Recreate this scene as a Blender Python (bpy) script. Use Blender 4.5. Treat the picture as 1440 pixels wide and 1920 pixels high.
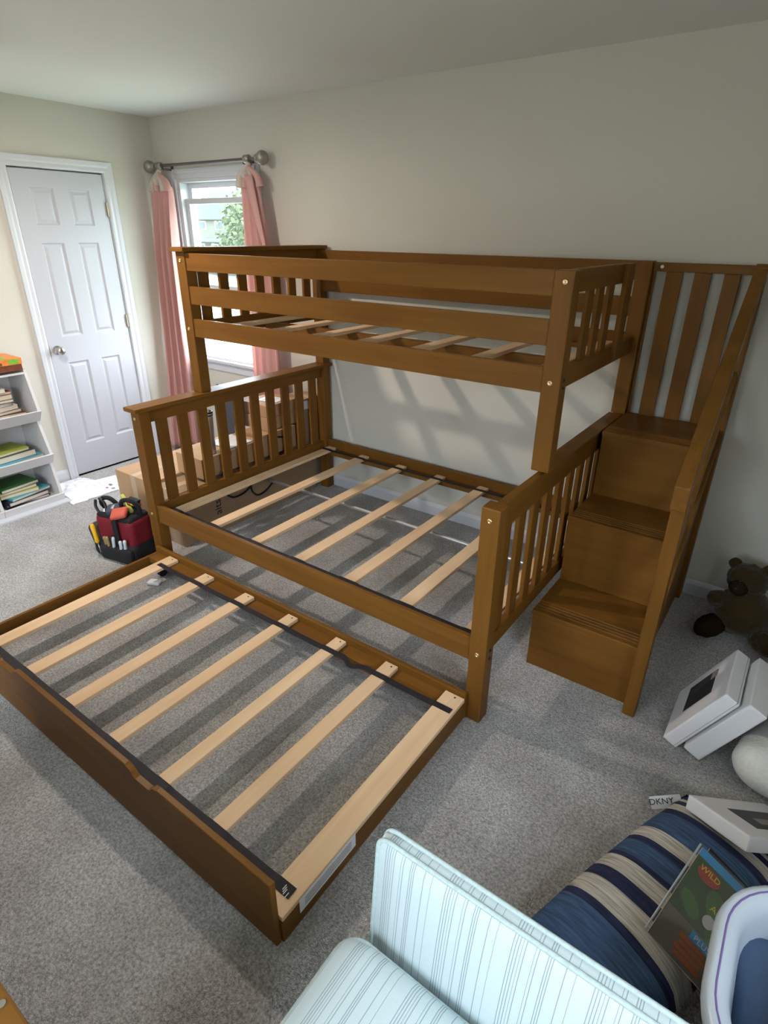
import bpy, bmesh, math, random
from mathutils import Vector, Matrix, noise
random.seed(7)
R = math.radians
D = bpy.data
SC = bpy.context.scene
COL = SC.collection
for _o in list(D.objects):
    D.objects.remove(_o)

# ------------------------------------------------------------------ camera
cam_d = D.cameras.new('camera'); cam = D.objects.new('camera', cam_d); COL.objects.link(cam)
cam_d.sensor_fit = 'VERTICAL'; cam_d.sensor_height = 36.0
cam_d.lens = 1089.62 / 1920 * 36.0
cam_d.shift_x = (720 - 729.22) / 1920
cam_d.shift_y = (956.81 - 960) / 1920
cam_d.clip_start = 0.02; cam_d.clip_end = 400
YAW, PITCH, ROLL = 0.616349, 0.446248, 0.011344
_f = Vector((-math.sin(YAW) * math.cos(PITCH), math.cos(YAW) * math.cos(PITCH), -math.sin(PITCH)))
_r = _f.cross(Vector((0, 0, 1))).normalized(); _u = _r.cross(_f)
_r2 = math.cos(ROLL) * _r + math.sin(ROLL) * _u; _u2 = -math.sin(ROLL) * _r + math.cos(ROLL) * _u
cam.matrix_world = Matrix(((_r2.x, _u2.x, -_f.x, 4.3584), (_r2.y, _u2.y, -_f.y, -3.0740), (_r2.z, _u2.z, -_f.z, 1.7253), (0, 0, 0, 1)))
SC.camera = cam

# ------------------------------------------------------------------ world, lights, exposure
SC.view_settings.view_transform = 'Standard'; SC.view_settings.look = 'None'
SC.view_settings.gamma = 1.0; SC.view_settings.use_curve_mapping = False
SC.view_settings.exposure = 0.58
world = D.worlds.new('sky'); SC.world = world; world.use_nodes = True
_bg = world.node_tree.nodes['Background']
_bg.inputs['Color'].default_value = (0.84, 0.94, 1.05, 1); _bg.inputs['Strength'].default_value = 14.2
SC.cycles.max_bounces = 10; SC.cycles.diffuse_bounces = 6; SC.cycles.transparent_max_bounces = 12
SC.cycles.sample_clamp_indirect = 6.0
SC.cycles.use_denoising = True
SC.cycles.caustics_reflective = False; SC.cycles.caustics_refractive = False

def portal(name, loc, rot, sx, sy):
    l = D.lights.new(name, 'AREA'); l.shape = 'RECTANGLE'; l.size = sx; l.size_y = sy
    l.cycles.is_portal = True
    o = D.objects.new(name, l); COL.objects.link(o); o.location = loc; o.rotation_euler = rot
    return o
portal('window_portal', (0.645, 0.11, 1.42), (R(-90), 0, 0), 0.84, 1.30)        # daylight of the bedroom window
portal('window_portal', (5.21, -2.80, 1.51), (0, R(90), 0), 0.98, 0.80)         # daylight of the side window by the sofa
portal('window_portal', (3.00, -4.73, 1.36), (R(90), 0, 0), 1.90, 1.52)         # daylight of the wide window behind the camera
LAMP = (1.33, -1.74, 2.375)
_l = D.lights.new('ceiling_lamp_bulb', 'POINT'); _l.energy = 74; _l.color = (1.0, 0.85, 0.74); _l.shadow_soft_size = 0.045
_lo = D.objects.new('ceiling_lamp_bulb', _l); COL.objects.link(_lo); _lo.location = LAMP

# ------------------------------------------------------------------ materials
MATS = {}
def srgb(r, g, b):
    f = lambda c: (c / 255 / 12.92) if c / 255 <= 0.04045 else ((c / 255 + 0.055) / 1.055) ** 2.4
    return (f(r), f(g), f(b), 1)
def base_mat(name):
    m = D.materials.new(name); m.use_nodes = True; nt = m.node_tree
    b = nt.nodes['Principled BSDF']; MATS[name] = m
    return m, nt, b
def plain(name, col, rough=0.6, metal=0.0, var=0.06, scale=30.0, bump=0.0, spec=0.4, sheen=0.0):
    m, nt, b = base_mat(name); N, L = nt.nodes, nt.links
    b.inputs['Roughness'].default_value = rough; b.inputs['Metallic'].default_value = metal
    b.inputs['Specular IOR Level'].default_value = spec
    if sheen: b.inputs['Sheen Weight'].default_value = sheen
    tc = N.new('ShaderNodeTexCoord'); nz = N.new('ShaderNodeTexNoise'); nz.inputs['Scale'].default_value = scale; nz.inputs['Detail'].default_value = 4
    L.new(tc.outputs['Object'], nz.inputs['Vector'])
    mx = N.new('ShaderNodeMix'); mx.data_type = 'RGBA'
    c = Vector(col[:3])
    mx.inputs['A'].default_value = (*(c * (1 - var)), 1); mx.inputs['B'].default_value = (*[min(1, v) for v in c * (1 + var)], 1)
    L.new(nz.outputs['Fac'], mx.inputs['Factor']); L.new(mx.outputs['Result'], b.inputs['Base Color'])
    if bump:
        bp = N.new('ShaderNodeBump'); bp.inputs['Strength'].default_value = bump; bp.inputs['Distance'].default_value = 0.004
        L.new(nz.outputs['Fac'], bp.inputs['Height']); L.new(bp.outputs['Normal'], b.inputs['Normal'])
    return m
def wood(name, c0, c1, axis, rough=0.42, scale=1.0):
    m, nt, b = base_mat(name); N, L = nt.nodes, nt.links
    tc = N.new('ShaderNodeTexCoord'); oi = N.new('ShaderNodeObjectInfo')
    mp = N.new('ShaderNodeMapping'); s = [26 * scale] * 3; s[axis] = 1.6 * scale; mp.inputs['Scale'].default_value = s
    ad = N.new('ShaderNodeVectorMath'); ad.operation = 'ADD'
    sc = N.new('ShaderNodeVectorMath'); sc.operation = 'SCALE'; sc.inputs[0].default_value = (7.3, 5.1, 9.7)
    L.new(oi.outputs['Random'], sc.inputs['Scale']); L.new(tc.outputs['Object'], ad.inputs[0]); L.new(sc.outputs[0], ad.inputs[1]); L.new(ad.outputs[0], mp.inputs['Vector'])
    nz = N.new('ShaderNodeTexNoise'); nz.inputs['Scale'].default_value = 1.0; nz.inputs['Detail'].default_value = 6; nz.inputs['Distortion'].default_value = 0.6
    L.new(mp.outputs['Vector'], nz.inputs['Vector'])
    n2 = N.new('ShaderNodeTexNoise'); n2.inputs['Scale'].default_value = 3.0; n2.inputs['Detail'].default_value = 2
    L.new(ad.outputs[0], n2.inputs['Vector'])
    av = N.new('ShaderNodeMix'); av.data_type = 'FLOAT'; av.inputs['Factor'].default_value = 0.35
    L.new(nz.outputs['Fac'], av.inputs['A']); L.new(n2.outputs['Fac'], av.inputs['B'])
    rp = N.new('ShaderNodeValToRGB'); rp.color_ramp.elements[0].position = 0.30; rp.color_ramp.elements[1].position = 0.70
    rp.color_ramp.elements[0].color = c0; rp.color_ramp.elements[1].color = c1
    L.new(av.outputs['Result'], rp.inputs['Fac']); L.new(rp.outputs['Color'], b.inputs['Base Color'])
    b.inputs['Roughness'].default_value = rough; b.inputs['Specular IOR Level'].default_value = 0.12
    return m
ST0, ST1 = (0.130, 0.053, 0.0095, 1), (0.190, 0.084, 0.0155, 1)
WD = [wood('stained_wood_' + a, ST0, ST1, i) for i, a in enumerate('xyz')]
PN0, PN1 = (0.64, 0.42, 0.245, 1), (0.77, 0.56, 0.36, 1)
PN = [wood('pine_' + a, PN0, PN1, i, 0.55, 0.9) for i, a in enumerate('xyz')]

def paint(name, col, bump=0.05):
    m, nt, b = base_mat(name); N, L = nt.nodes, nt.links
    b.inputs['Base Color'].default_value = (*col, 1); b.inputs['Roughness'].default_value = 0.75; b.inputs['Specular IOR Level'].default_value = 0.25
    tc = N.new('ShaderNodeTexCoord'); nz = N.new('ShaderNodeTexNoise'); nz.inputs['Scale'].default_value = 180; nz.inputs['Detail'].default_value = 3
    L.new(tc.outputs['Object'], nz.inputs['Vector'])
    bp = N.new('ShaderNodeBump'); bp.inputs['Strength'].default_value = bump; bp.inputs['Distance'].default_value = 0.002
    L.new(nz.outputs['Fac'], bp.inputs['Height']); L.new(bp.outputs['Normal'], b.inputs['Normal'])
    return m
M_WALL = paint('wall_paint', (0.56, 0.54, 0.48))
M_CEIL = paint('ceiling_paint', (0.72, 0.73, 0.71))
M_TRIM = plain('white_trim', (0.57, 0.585, 0.62), 0.35, var=0.01)
M_DOOR = plain('door_paint', (0.475, 0.485, 0.525), 0.4, var=0.01)
M_SHELF = plain('white_shelf', (0.62, 0.60, 0.60), 0.45, var=0.01)

def carpet():
    m, nt, b = base_mat('carpet'); N, L = nt.nodes, nt.links
    tc = N.new('ShaderNodeTexCoord')
    n1 = N.new('ShaderNodeTexNoise'); n1.inputs['Scale'].default_value = 125; n1.inputs['Detail'].default_value = 5; n1.inputs['Roughness'].default_value = 0.7
    n2 = N.new('ShaderNodeTexNoise'); n2.inputs['Scale'].default_value = 3.2; n2.inputs['Detail'].default_value = 4
    vo = N.new('ShaderNodeTexVoronoi'); vo.inputs['Scale'].default_value = 260
    for n in (n1, n2, vo): L.new(tc.outputs['Object'], n.inputs['Vector'])
    r1 = N.new('ShaderNodeValToRGB'); r1.color_ramp.elements[0].position = 0.33; r1.color_ramp.elements[1].position = 0.68
    r1.color_ramp.elements[0].color = (0.27, 0.258, 0.252, 1); r1.color_ramp.elements[1].color = (0.80, 0.79, 0.78, 1)
    L.new(n1.outputs['Fac'], r1.inputs['Fac'])
    r2 = N.new('ShaderNodeValToRGB'); r2.color_ramp.elements[0].position = 0.38; r2.color_ramp.elements[1].position = 0.62
    r2.color_ramp.elements[0].color = (0.78, 0.77, 0.76, 1); r2.color_ramp.elements[1].color = (1, 1, 1, 1)
    L.new(n2.outputs['Fac'], r2.inputs['Fac'])
    mx = N.new('ShaderNodeMix'); mx.data_type = 'RGBA'; mx.blend_type = 'MULTIPLY'; mx.inputs['Factor'].default_value = 1.0
    L.new(r1.outputs['Color'], mx.inputs['A']); L.new(r2.outputs['Color'], mx.inputs['B']); L.new(mx.outputs['Result'], b.inputs['Base Color'])
    b.inputs['Roughness'].default_value = 0.95; b.inputs['Specular IOR Level'].default_value = 0.05; b.inputs['Sheen Weight'].default_value = 0.15
    ad = N.new('ShaderNodeMath'); ad.operation = 'ADD'; L.new(n1.outputs['Fac'], ad.inputs[0]); L.new(vo.outputs['Distance'], ad.inputs[1])
    bp = N.new('ShaderNodeBump'); bp.inputs['Strength'].default_value = 0.9; bp.inputs['Distance'].default_value = 0.006
    L.new(ad.outputs[0], bp.inputs['Height']); L.new(bp.outputs['Normal'], b.inputs['Normal'])
    return m
M_CARPET = carpet()
def glass():
    m, nt, b = base_mat('window_glass'); N, L = nt.nodes, nt.links
    out = N['Material Output']; tr = N.new('ShaderNodeBsdfTransparent'); gl = N.new('ShaderNodeBsdfGlossy'); gl.inputs['Roughness'].default_value = 0.02
    tr.inputs['Color'].default_value = (0.95, 0.98, 0.97, 1)
    mx = N.new('ShaderNodeMixShader'); mx.inputs['Fac'].default_value = 0.05
    L.new(tr.outputs[0], mx.inputs[1]); L.new(gl.outputs[0], mx.inputs[2]); L.new(mx.outputs[0], out.inputs['Surface'])
    return m
M_GLASS = glass()
M_STRAP = plain('black_webbing', (0.012, 0.010, 0.014), 0.7, var=0.3, scale=300, bump=0.3)
M_STEEL = plain('brushed_steel', (0.55, 0.55, 0.56), 0.35, 0.9, var=0.05)
M_NICKEL = plain('satin_nickel', (0.55, 0.52, 0.49), 0.25, 1.0, var=0.03)
M_BRASS = plain('brass_bolt', (0.72, 0.53, 0.26), 0.3, 0.9, var=0.05)
M_HINGE = plain('hinge_metal', (0.45, 0.38, 0.30), 0.4, 0.8, var=0.1)
M_ROD = plain('bronze_rod', (0.16, 0.13, 0.14), 0.4, 0.7, var=0.05)
M_PEWTER = plain('pewter', (0.32, 0.30, 0.27), 0.45, 0.8, var=0.25, scale=60)
M_CARD = plain('cardboard', (0.46, 0.29, 0.165), 0.8, var=0.08, scale=12)
M_CARD_D = plain('cardboard_dull', (0.33, 0.225, 0.135), 0.8, var=0.1, scale=10)
M_TAPE = plain('packing_tape', (0.52, 0.39, 0.26), 0.25, var=0.04)
M_WHITE = plain('white_card', (0.68, 0.67, 0.68), 0.55, var=0.02)
M_PAPER = plain('white_paper', (0.80, 0.82, 0.87), 0.6, var=0.02)
M_PLASTIC_BAG = plain('thin_white_plastic', (0.82, 0.84, 0.90), 0.25, var=0.03, scale=20, bump=0.3)
M_BLACK = plain('black_plastic', (0.010, 0.010, 0.012), 0.45, var=0.2)
M_BLACKCLOTH = plain('black_nylon', (0.008, 0.008, 0.010), 0.8, var=0.2, scale=200, bump=0.3)
M_DKGREY = plain('dark_grey_fabric', (0.055, 0.060, 0.080), 0.8, var=0.15, scale=60)
M_BROWNCLOTH = plain('dark_brown_nylon', (0.045, 0.032, 0.028), 0.8, var=0.15, scale=120, bump=0.2)
M_RED = plain('red_nylon', (0.17, 0.004, 0.013), 0.7, var=0.15, scale=200, bump=0.2)
M_ORANGE = plain('orange_rubber', (0.55, 0.10, 0.06), 0.6, var=0.1)
M_YELLOW = plain('yellow_plastic', (0.75, 0.42, 0.01), 0.4, var=0.05)
M_LIME = plain('lime_plastic', (0.45, 0.48, 0.08), 0.5, var=0.1)
M_AMBER = plain('amber_plastic', (0.30, 0.22, 0.10), 0.3, var=0.1)
M_CLEARW = plain('pale_plastic', (0.55, 0.60, 0.65), 0.3, var=0.1)
M_FLEECE = plain('white_fleece', (0.66, 0.66, 0.60), 0.95, var=0.12, scale=70, bump=1.0, spec=0.1)
M_GREYBAND = plain('grey_ribbon', (0.27, 0.28, 0.27), 0.6, var=0.08)
M_TANBAND = plain('tan_ribbon', (0.30, 0.19, 0.14), 0.6, var=0.08)
M_BEAR = plain('brown_plush', (0.040, 0.026, 0.009), 1.0, var=0.45, scale=90, bump=1.0, spec=0.05, sheen=0.2)
M_BEAR2 = plain('dark_brown_plush', (0.022, 0.013, 0.006), 1.0, var=0.4, scale=90, bump=1.0, spec=0.05)
M_TUB = plain('lavender_white_plastic', (0.62, 0.70, 0.80), 0.25, var=0.01, spec=0.5)
M_TUBLINE = plain('lavender_line', (0.22, 0.16, 0.42), 0.4, var=0.02)
M_BLUECLOTH = plain('slate_blue_cotton', (0.10, 0.155, 0.27), 0.9, var=0.12, scale=14, bump=0.2)
M_BLUECLOTH2 = plain('grey_blue_cotton', (0.085, 0.12, 0.18), 0.9, var=0.12, scale=14, bump=0.2)
M_DARKPRINT = plain('dark_print', (0.028, 0.030, 0.034), 0.5, var=0.5, scale=25)
M_INK = plain('black_ink', (0.008, 0.008, 0.009), 0.6, var=0.1)
M_GREYINK = plain('grey_ink', (0.22, 0.20, 0.18), 0.6, var=0.1)
def colour(name, r, g, b, rough=0.5, var=0.08, scale=20):
    return plain(name, srgb(r, g, b), rough, var=var, scale=scale)
M_PAGES = colour('book_pages', 205, 195, 178, 0.8)

def curtain_mat(name, col):
    m, nt, b = base_mat(name); N, L = nt.nodes, nt.links
    out = N['Material Output']; b.inputs['Base Color'].default_value = (*col, 1); b.inputs['Roughness'].default_value = 0.9
    b.inputs['Specular IOR Level'].default_value = 0.1; b.inputs['Sheen Weight'].default_value = 0.2
    tl = N.new('ShaderNodeBsdfTranslucent'); tl.inputs['Color'].default_value = (*[min(1, c * 1.1) for c in col], 1)
    mx = N.new('ShaderNodeMixShader'); mx.inputs['Fac'].default_value = 0.35
    tc = N.new('ShaderNodeTexCoord'); wv = N.new('ShaderNodeTexNoise'); wv.inputs['Scale'].default_value = 400
    L.new(tc.outputs['Object'], wv.inputs['Vector'])
    bp = N.new('ShaderNodeBump'); bp.inputs['Strength'].default_value = 0.15; bp.inputs['Distance'].default_value = 0.002
    L.new(wv.outputs['Fac'], bp.inputs['Height']); L.new(bp.outputs['Normal'], b.inputs['Normal'])
    L.new(b.outputs[0], mx.inputs[1]); L.new(tl.outputs[0], mx.inputs[2]); L.new(mx.outputs[0], out.inputs['Surface'])
    return m
M_PINK = curtain_mat('pink_curtain', (0.74, 0.46, 0.43))
M_CREAM = curtain_mat('cream_lining', (0.70, 0.64, 0.58))

def stripes(name, period, stops, rough=0.85, axis=0, weave=250, noise_amt=0.0, offset=0.0):
    """thin woven stripes across one object axis; stops = [(pos, colour)] constant"""
    m, nt, b = base_mat(name); N, L = nt.nodes, nt.links
    tc = N.new('ShaderNodeTexCoord'); sp = N.new('ShaderNodeSeparateXYZ'); L.new(tc.outputs['Object'], sp.inputs[0])
    src = sp.outputs[axis]
    a0 = N.new('ShaderNodeMath'); a0.operation = 'ADD'; a0.inputs[1].default_value = offset; L.new(src, a0.inputs[0])
    dv = N.new('ShaderNodeMath'); dv.operation = 'DIVIDE'; dv.inputs[1].default_value = period; L.new(a0.outputs[0], dv.inputs[0])
    fr = N.new('ShaderNodeMath'); fr.operation = 'FRACT'; L.new(dv.outputs[0], fr.inputs[0])
    rp = N.new('ShaderNodeValToRGB'); cr = rp.color_ramp; cr.interpolation = 'CONSTANT'
    cr.elements[0].position = stops[0][0]; cr.elements[0].color = stops[0][1]
    cr.elements[1].position = stops[1][0]; cr.elements[1].color = stops[1][1]
    for p_, c_ in stops[2:]:
        e = cr.elements.new(p_); e.color = c_
    L.new(fr.outputs[0], rp.inputs['Fac'])
    last = rp.outputs['Color']
    if noise_amt:
        mp = N.new('ShaderNodeMapping'); s = [12.0] * 3; s[axis] = 160.0; mp.inputs['Scale'].default_value = s
        L.new(tc.outputs['Object'], mp.inputs['Vector'])
        nz = N.new('ShaderNodeTexNoise'); nz.inputs['Scale'].default_value = 1; nz.inputs['Detail'].default_value = 4; L.new(mp.outputs[0], nz.inputs['Vector'])
        rr = N.new('ShaderNodeMapRange'); rr.inputs['From Min'].default_value = 0.3; rr.inputs['From Max'].default_value = 0.7
        rr.inputs['To Min'].default_value = 1 - noise_amt; rr.inputs['To Max'].default_value = 1 + noise_amt * 0.6
        L.new(nz.outputs['Fac'], rr.inputs['Value'])
        mm = N.new('ShaderNodeMix'); mm.data_type = 'RGBA'; mm.blend_type = 'MULTIPLY'; mm.inputs['Factor'].default_value = 1
        L.new(last, mm.inputs['A']); L.new(rr.outputs['Result'], mm.inputs['B']); last = mm.outputs['Result']
    L.new(last, b.inputs['Base Color'])
    nz2 = N.new('ShaderNodeTexNoise'); nz2.inputs['Scale'].default_value = weave; L.new(tc.outputs['Object'], nz2.inputs['Vector'])
    bp = N.new('ShaderNodeBump'); bp.inputs['Strength'].default_value = 0.2; bp.inputs['Distance'].default_value = 0.002
    L.new(nz2.outputs['Fac'], bp.inputs['Height']); L.new(bp.outputs['Normal'], b.inputs['Normal'])
    b.inputs['Roughness'].default_value = rough; b.inputs['Specular IOR Level'].default_value = 0.15
    return m

# ------------------------------------------------------------------ builders
CACHE = {}
def wpos(p):
    v = Vector((0, 0, 0))
    while p is not None:
        v = v + p.location; p = p.parent
    return v
def link(name, me, mat, parent=None, loc=(0, 0, 0)):
    """one mesh object; loc is given in world space (parents are never rotated unless loc is local)"""
    if mat is not None and not me.materials: me.materials.append(mat)
    o = D.objects.new(name, me); COL.objects.link(o)
    o.location = Vector(loc)
    if parent is not None:
        o.parent = parent; o.location = Vector(loc) - wpos(parent)
    return o
def tag(o, label=None, cat=None, group=None, kind=None):
    if label: o['label'] = label
    if cat: o['category'] = cat
    if group: o['group'] = group
    if kind: o['kind'] = kind
    return o
def thing(name, loc, label, cat, group=None, rz=0.0):
    o = D.objects.new(name, None); COL.objects.link(o); o.location = loc; o.rotation_euler = (0, 0, rz); o.empty_display_size = 0.05
    return tag(o, label, cat, group)
def mesh_from_bm(bm, name, smooth=False):
    me = D.meshes.new(name)
    bmesh.ops.recalc_face_normals(bm, faces=bm.faces[:]); bm.to_mesh(me); bm.free()
    if smooth:
        me.polygons.foreach_set('use_smooth', [True] * len(me.polygons))
    return me
def box_mesh(dx, dy, dz, bev, mat, seg=2):
    k = (round(dx, 4), round(dy, 4), round(dz, 4), round(bev, 4), mat.name, seg)
    if k in CACHE: return CACHE[k]
    bm = bmesh.new(); bmesh.ops.create_cube(bm, size=1.0)
    for v in bm.verts: v.co = Vector((v.co.x * dx, v.co.y * dy, v.co.z * dz))
    if bev > 0: bmesh.ops.bevel(bm, geom=bm.edges[:], offset=min(bev, 0.45 * min(dx, dy, dz)), segments=seg, profile=0.6, affect='EDGES')
    CACHE[k] = mesh_from_bm(bm, 'box'); CACHE[k].materials.append(mat)
    return CACHE[k]
def box(name, x0, x1, y0, y1, z0, z1, mat, parent=None, bev=0.003, seg=2):
    x0, x1 = min(x0, x1), max(x0, x1); y0, y1 = min(y0, y1), max(y0, y1); z0, z1 = min(z0, z1), max(z0, z1)
    if isinstance(mat, list):
        d = (x1 - x0, y1 - y0, z1 - z0); mat = mat[d.index(max(d))]
    return link(name, box_mesh(x1 - x0, y1 - y0, z1 - z0, bev, mat, seg), mat, parent, ((x0 + x1) / 2, (y0 + y1) / 2, (z0 + z1) / 2))
def obox(name, d, mat, parent=None, mw=None, bev=0.003, seg=2):
    """box of size d placed by a matrix (world space)"""
    o = link(name, box_mesh(*d, bev, mat, seg), mat)
    place(o, mw, parent); return o
def place(o, mw, parent=None):
    if parent is not None:
        o.parent = parent
        pm = Matrix.Translation(wpos(parent)) if parent.rotation_euler.z == 0 else Matrix.LocRotScale(wpos(parent), parent.rotation_euler, None)
        if any(abs(a) > 1e-9 for a in parent.rotation_euler): pm = Matrix.LocRotScale(wpos(parent), parent.rotation_euler, None)
        mw = pm.inverted() @ mw
    o.matrix_basis = mw
def frame(o, ex, ey):
    """matrix with origin o, x along ex, y along ey (re-orthogonalised), z the normal"""
    ex = Vector(ex).normalized(); ey = Vector(ey); ez = ex.cross(ey).normalized(); ey = ez.cross(ex)
    return Matrix(((ex.x, ey.x, ez.x, o[0]), (ex.y, ey.y, ez.y, o[1]), (ex.z, ey.z, ez.z, o[2]), (0, 0, 0, 1)))
def center(me):
    """shift mesh to its bbox centre, return the centre"""
    n = len(me.vertices); co = [0.0] * 3 * n; me.vertices.foreach_get('co', co)
    lo = [min(co[i::3]) for i in range(3)]; hi = [max(co[i::3]) for i in range(3)]
    c = Vector([(a + b) / 2 for a, b in zip(lo, hi)]); me.transform(Matrix.Translation(-c)); return c
def wmesh(name, bm, mat, parent=None, smooth=False):
    me = mesh_from_bm(bm, name, smooth); c = center(me); return link(name, me, mat, parent, c)
def prism_bm(poly, axis, a0, a1, bm=None):
    """extrude a 2d polygon along an axis: axis 0 -> (y,z), 1 -> (x,z), 2 -> (x,y)"""
    bm = bm or bmesh.new()
    def P(p, a): return [(a, p[0], p[1]), (p[0], a, p[1]), (p[0], p[1], a)][axis]
    v0 = [bm.verts.new(P(p, a0)) for p in poly]; v1 = [bm.verts.new(P(p, a1)) for p in poly]
    n = len(poly)
    bm.faces.new(v0); bm.faces.new(v1[::-1])
    for i in range(n): bm.faces.new((v0[i], v1[i], v1[(i + 1) % n], v0[(i + 1) % n]))
    return bm
def tube_bm(pts, r, seg=8, bm=None, cap=True):
    bm = bm or bmesh.new(); pts = [Vector(p) for p in pts]; rings = []
    rad = r if isinstance(r, (list, tuple)) else [r] * len(pts)
    prev = None
    for i, p in enumerate(pts):
        t = (pts[min(i + 1, len(pts) - 1)] - pts[max(i - 1, 0)]).normalized()
        if prev is None:
            a = t.orthogonal().normalized()
        else:
            a = (prev - t * prev.dot(t)).normalized()
        prev = a; b = t.cross(a)
        rings.append([bm.verts.new(p + rad[i] * (math.cos(2 * math.pi * k / seg) * a + math.sin(2 * math.pi * k / seg) * b)) for k in range(seg)])
    for i in range(len(rings) - 1):
        for k in range(seg): bm.faces.new((rings[i][k], rings[i][(k + 1) % seg], rings[i + 1][(k + 1) % seg], rings[i + 1][k]))
    if cap: bm.faces.new(rings[0][::-1]); bm.faces.new(rings[-1])
    return bm
def spline(pts, n=8):
    pts = [Vector(p) for p in pts]; out = []
    for i in range(len(pts) - 1):
        p0, p1, p2, p3 = pts[max(i - 1, 0)], pts[i], pts[i + 1], pts[min(i + 2, len(pts) - 1)]
        for k in range(n):
            t = k / n
            out.append(0.5 * ((2 * p1) + (p2 - p0) * t + (2 * p0 - 5 * p1 + 4 * p2 - p3) * t * t + (3 * p1 - p0 - 3 * p2 + p3) * t ** 3))
    out.append(pts[-1]); return out
def lathe_bm(prof, seg=24, bm=None):
    """profile [(r,z)] about z"""
    bm = bm or bmesh.new(); rings = []
    for r, z in prof:
        rings.append([bm.verts.new((max(r, 1e-5) * math.cos(2 * math.pi * k / seg), max(r, 1e-5) * math.sin(2 * math.pi * k / seg), z)) for k in range(seg)])
    for i in range(len(rings) - 1):
        for k in range(seg): bm.faces.new((rings[i][k], rings[i][(k + 1) % seg], rings[i + 1][(k + 1) % seg], rings[i + 1][k]))
    bm.faces.new(rings[0][::-1]); bm.faces.new(rings[-1]); return bm
def rbox_bm(dx, dy, dz, r, n=8, puff=0.0, wob=0.0, seed=0):
    """rounded box out of a subdivided cube; puff swells the z faces"""
    bm = bmesh.new(); bmesh.ops.create_cube(bm, size=2.0)
    bmesh.ops.subdivide_edges(bm, edges=bm.edges[:], cuts=n, use_grid_fill=True)
    h = Vector((dx / 2, dy / 2, dz / 2)); r = min(r, min(h) * 0.999)
    for v in bm.verts:
        u = v.co.copy()
        # push grid lines toward the edges so that the rounding has enough points
        u = Vector([math.copysign(abs(c) ** 0.75, c) for c in u])
        p = Vector((u.x * h.x, u.y * h.y, u.z * h.z))
        q = Vector([max(-(h[i] - r), min(h[i] - r, p[i])) for i in range(3)])
        d = p - q
        if d.length > 1e-9: p = q + d.normalized() * r
        if puff: p.z += math.copysign(puff, p.z) * (1 - min(1, abs(p.x / h.x)) ** 2.4) * (1 - min(1, abs(p.y / h.y)) ** 2.4) * min(1, abs(p.z) / max(1e-6, h.z - r * 0.9)) if abs(p.z) > 1e-6 else 0
        if wob:
            p += Vector(noise.noise_vector(p * 7 + Vector((seed * 3.1, seed, 0)))) * wob
        v.co = p
    return bm
def ell_bm(rx, ry, rz, sub=3, wob=0.0, sc=18, bm=None, at=(0, 0, 0)):
    b2 = bmesh.new(); bmesh.ops.create_icosphere(b2, subdivisions=sub, radius=1.0)
    for v in b2.verts:
        d = v.co.copy(); v.co = Vector((d.x * rx, d.y * ry, d.z * rz))
        if wob: v.co += d * wob * noise.noise(v.co * sc + Vector(at) * 5)
        v.co += Vector(at)
    if bm is None: return b2
    me = D.meshes.new('tmp'); b2.to_mesh(me); b2.free(); bm.from_mesh(me); D.meshes.remove(me); return bm
def txt(name, body, size, mat, parent, mw, extrude=0.0004, sx=1.0, align='CENTER'):
    cu = D.curves.new(name, 'FONT'); cu.body = body; cu.size = size; cu.extrude = extrude; cu.align_x = align; cu.align_y = 'CENTER'; cu.resolution_u = 3
    o = D.objects.new('tmp', cu); COL.objects.link(o)
    bpy.context.view_layer.update()
    me = D.meshes.new_from_object(o.evaluated_get(bpy.context.evaluated_depsgraph_get())); D.objects.remove(o); D.curves.remove(cu)
    me.transform(Matrix.Diagonal((sx, 1, 1, 1)))
    me.materials.clear(); t = link(name, me, mat); place(t, mw, parent); return t
def cyl(name, p0, p1, r, mat, parent=None, seg=16, bev=0):
    bm = tube_bm([p0, p1], r, seg); o = wmesh(name, bm, mat, parent); return o

# ------------------------------------------------------------------ room shell
RX, RY, RH = 5.2, -4.7, 2.46
TH = 0.12
tag(box('floor', -TH, RX + TH, RY - TH, TH, -0.10, 0.0, M_CARPET, None, 0), 'grey taupe cut pile carpet', kind='structure')
tag(box('ceiling', -TH, RX + TH, RY - TH, TH, RH, RH + 0.1, M_CEIL, None, 0), 'smooth white ceiling', kind='structure')
def wall_with_hole(name, axis, pos0, pos1, a0, a1, h0, h1, label):
    """wall across an axis (0: plane x, 1: plane y), spanning a0..a1, hole = h0(a,z) .. h1(a,z)"""
    bm = bmesh.new()
    def blk(s0, s1, z0, z1):
        poly = [(s0, z0), (s1, z0), (s1, z1), (s0, z1)]
        prism_bm(poly, axis, pos0, pos1, bm)
    blk(a0, h0[0], 0, RH); blk(h1[0], a1, 0, RH); blk(h0[0], h1[0], 0, h0[1]); blk(h0[0], h1[0], h1[1], RH)
    bmesh.ops.remove_doubles(bm, verts=bm.verts[:], dist=1e-5)
    return tag(wmesh(name, bm, M_WALL), label, kind='structure')
WX0, WX1, WZ0, WZ1 = 0.235, 1.055, 0.79, 2.06
SWY0, SWY1, SWZ0, SWZ1 = -3.20, -2.40, 1.02, 2.00
FWX0, FWX1, FWZ0, FWZ1 = 2.05, 3.95, 0.60, 2.12
wall_with_hole('wall_back', 1, 0.0, TH, 0.0, RX, (WX0, WZ0), (WX1, WZ1), 'pale grey wall behind the bunk bed, with the window')
DY0, DY1, DH = -1.068, -0.441, 2.07
wall_with_hole('wall_left', 0, -TH, 0.0, RY, TH, (DY0 - 0.012, 0.0), (DY1 + 0.012, DH + 0.012), 'pale grey wall with the white panel door')
wall_with_hole('wall_right', 0, RX, RX + TH, RY, TH, (SWY0, SWZ0), (SWY1, SWZ1), 'pale grey side wall behind the sofa')
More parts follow.
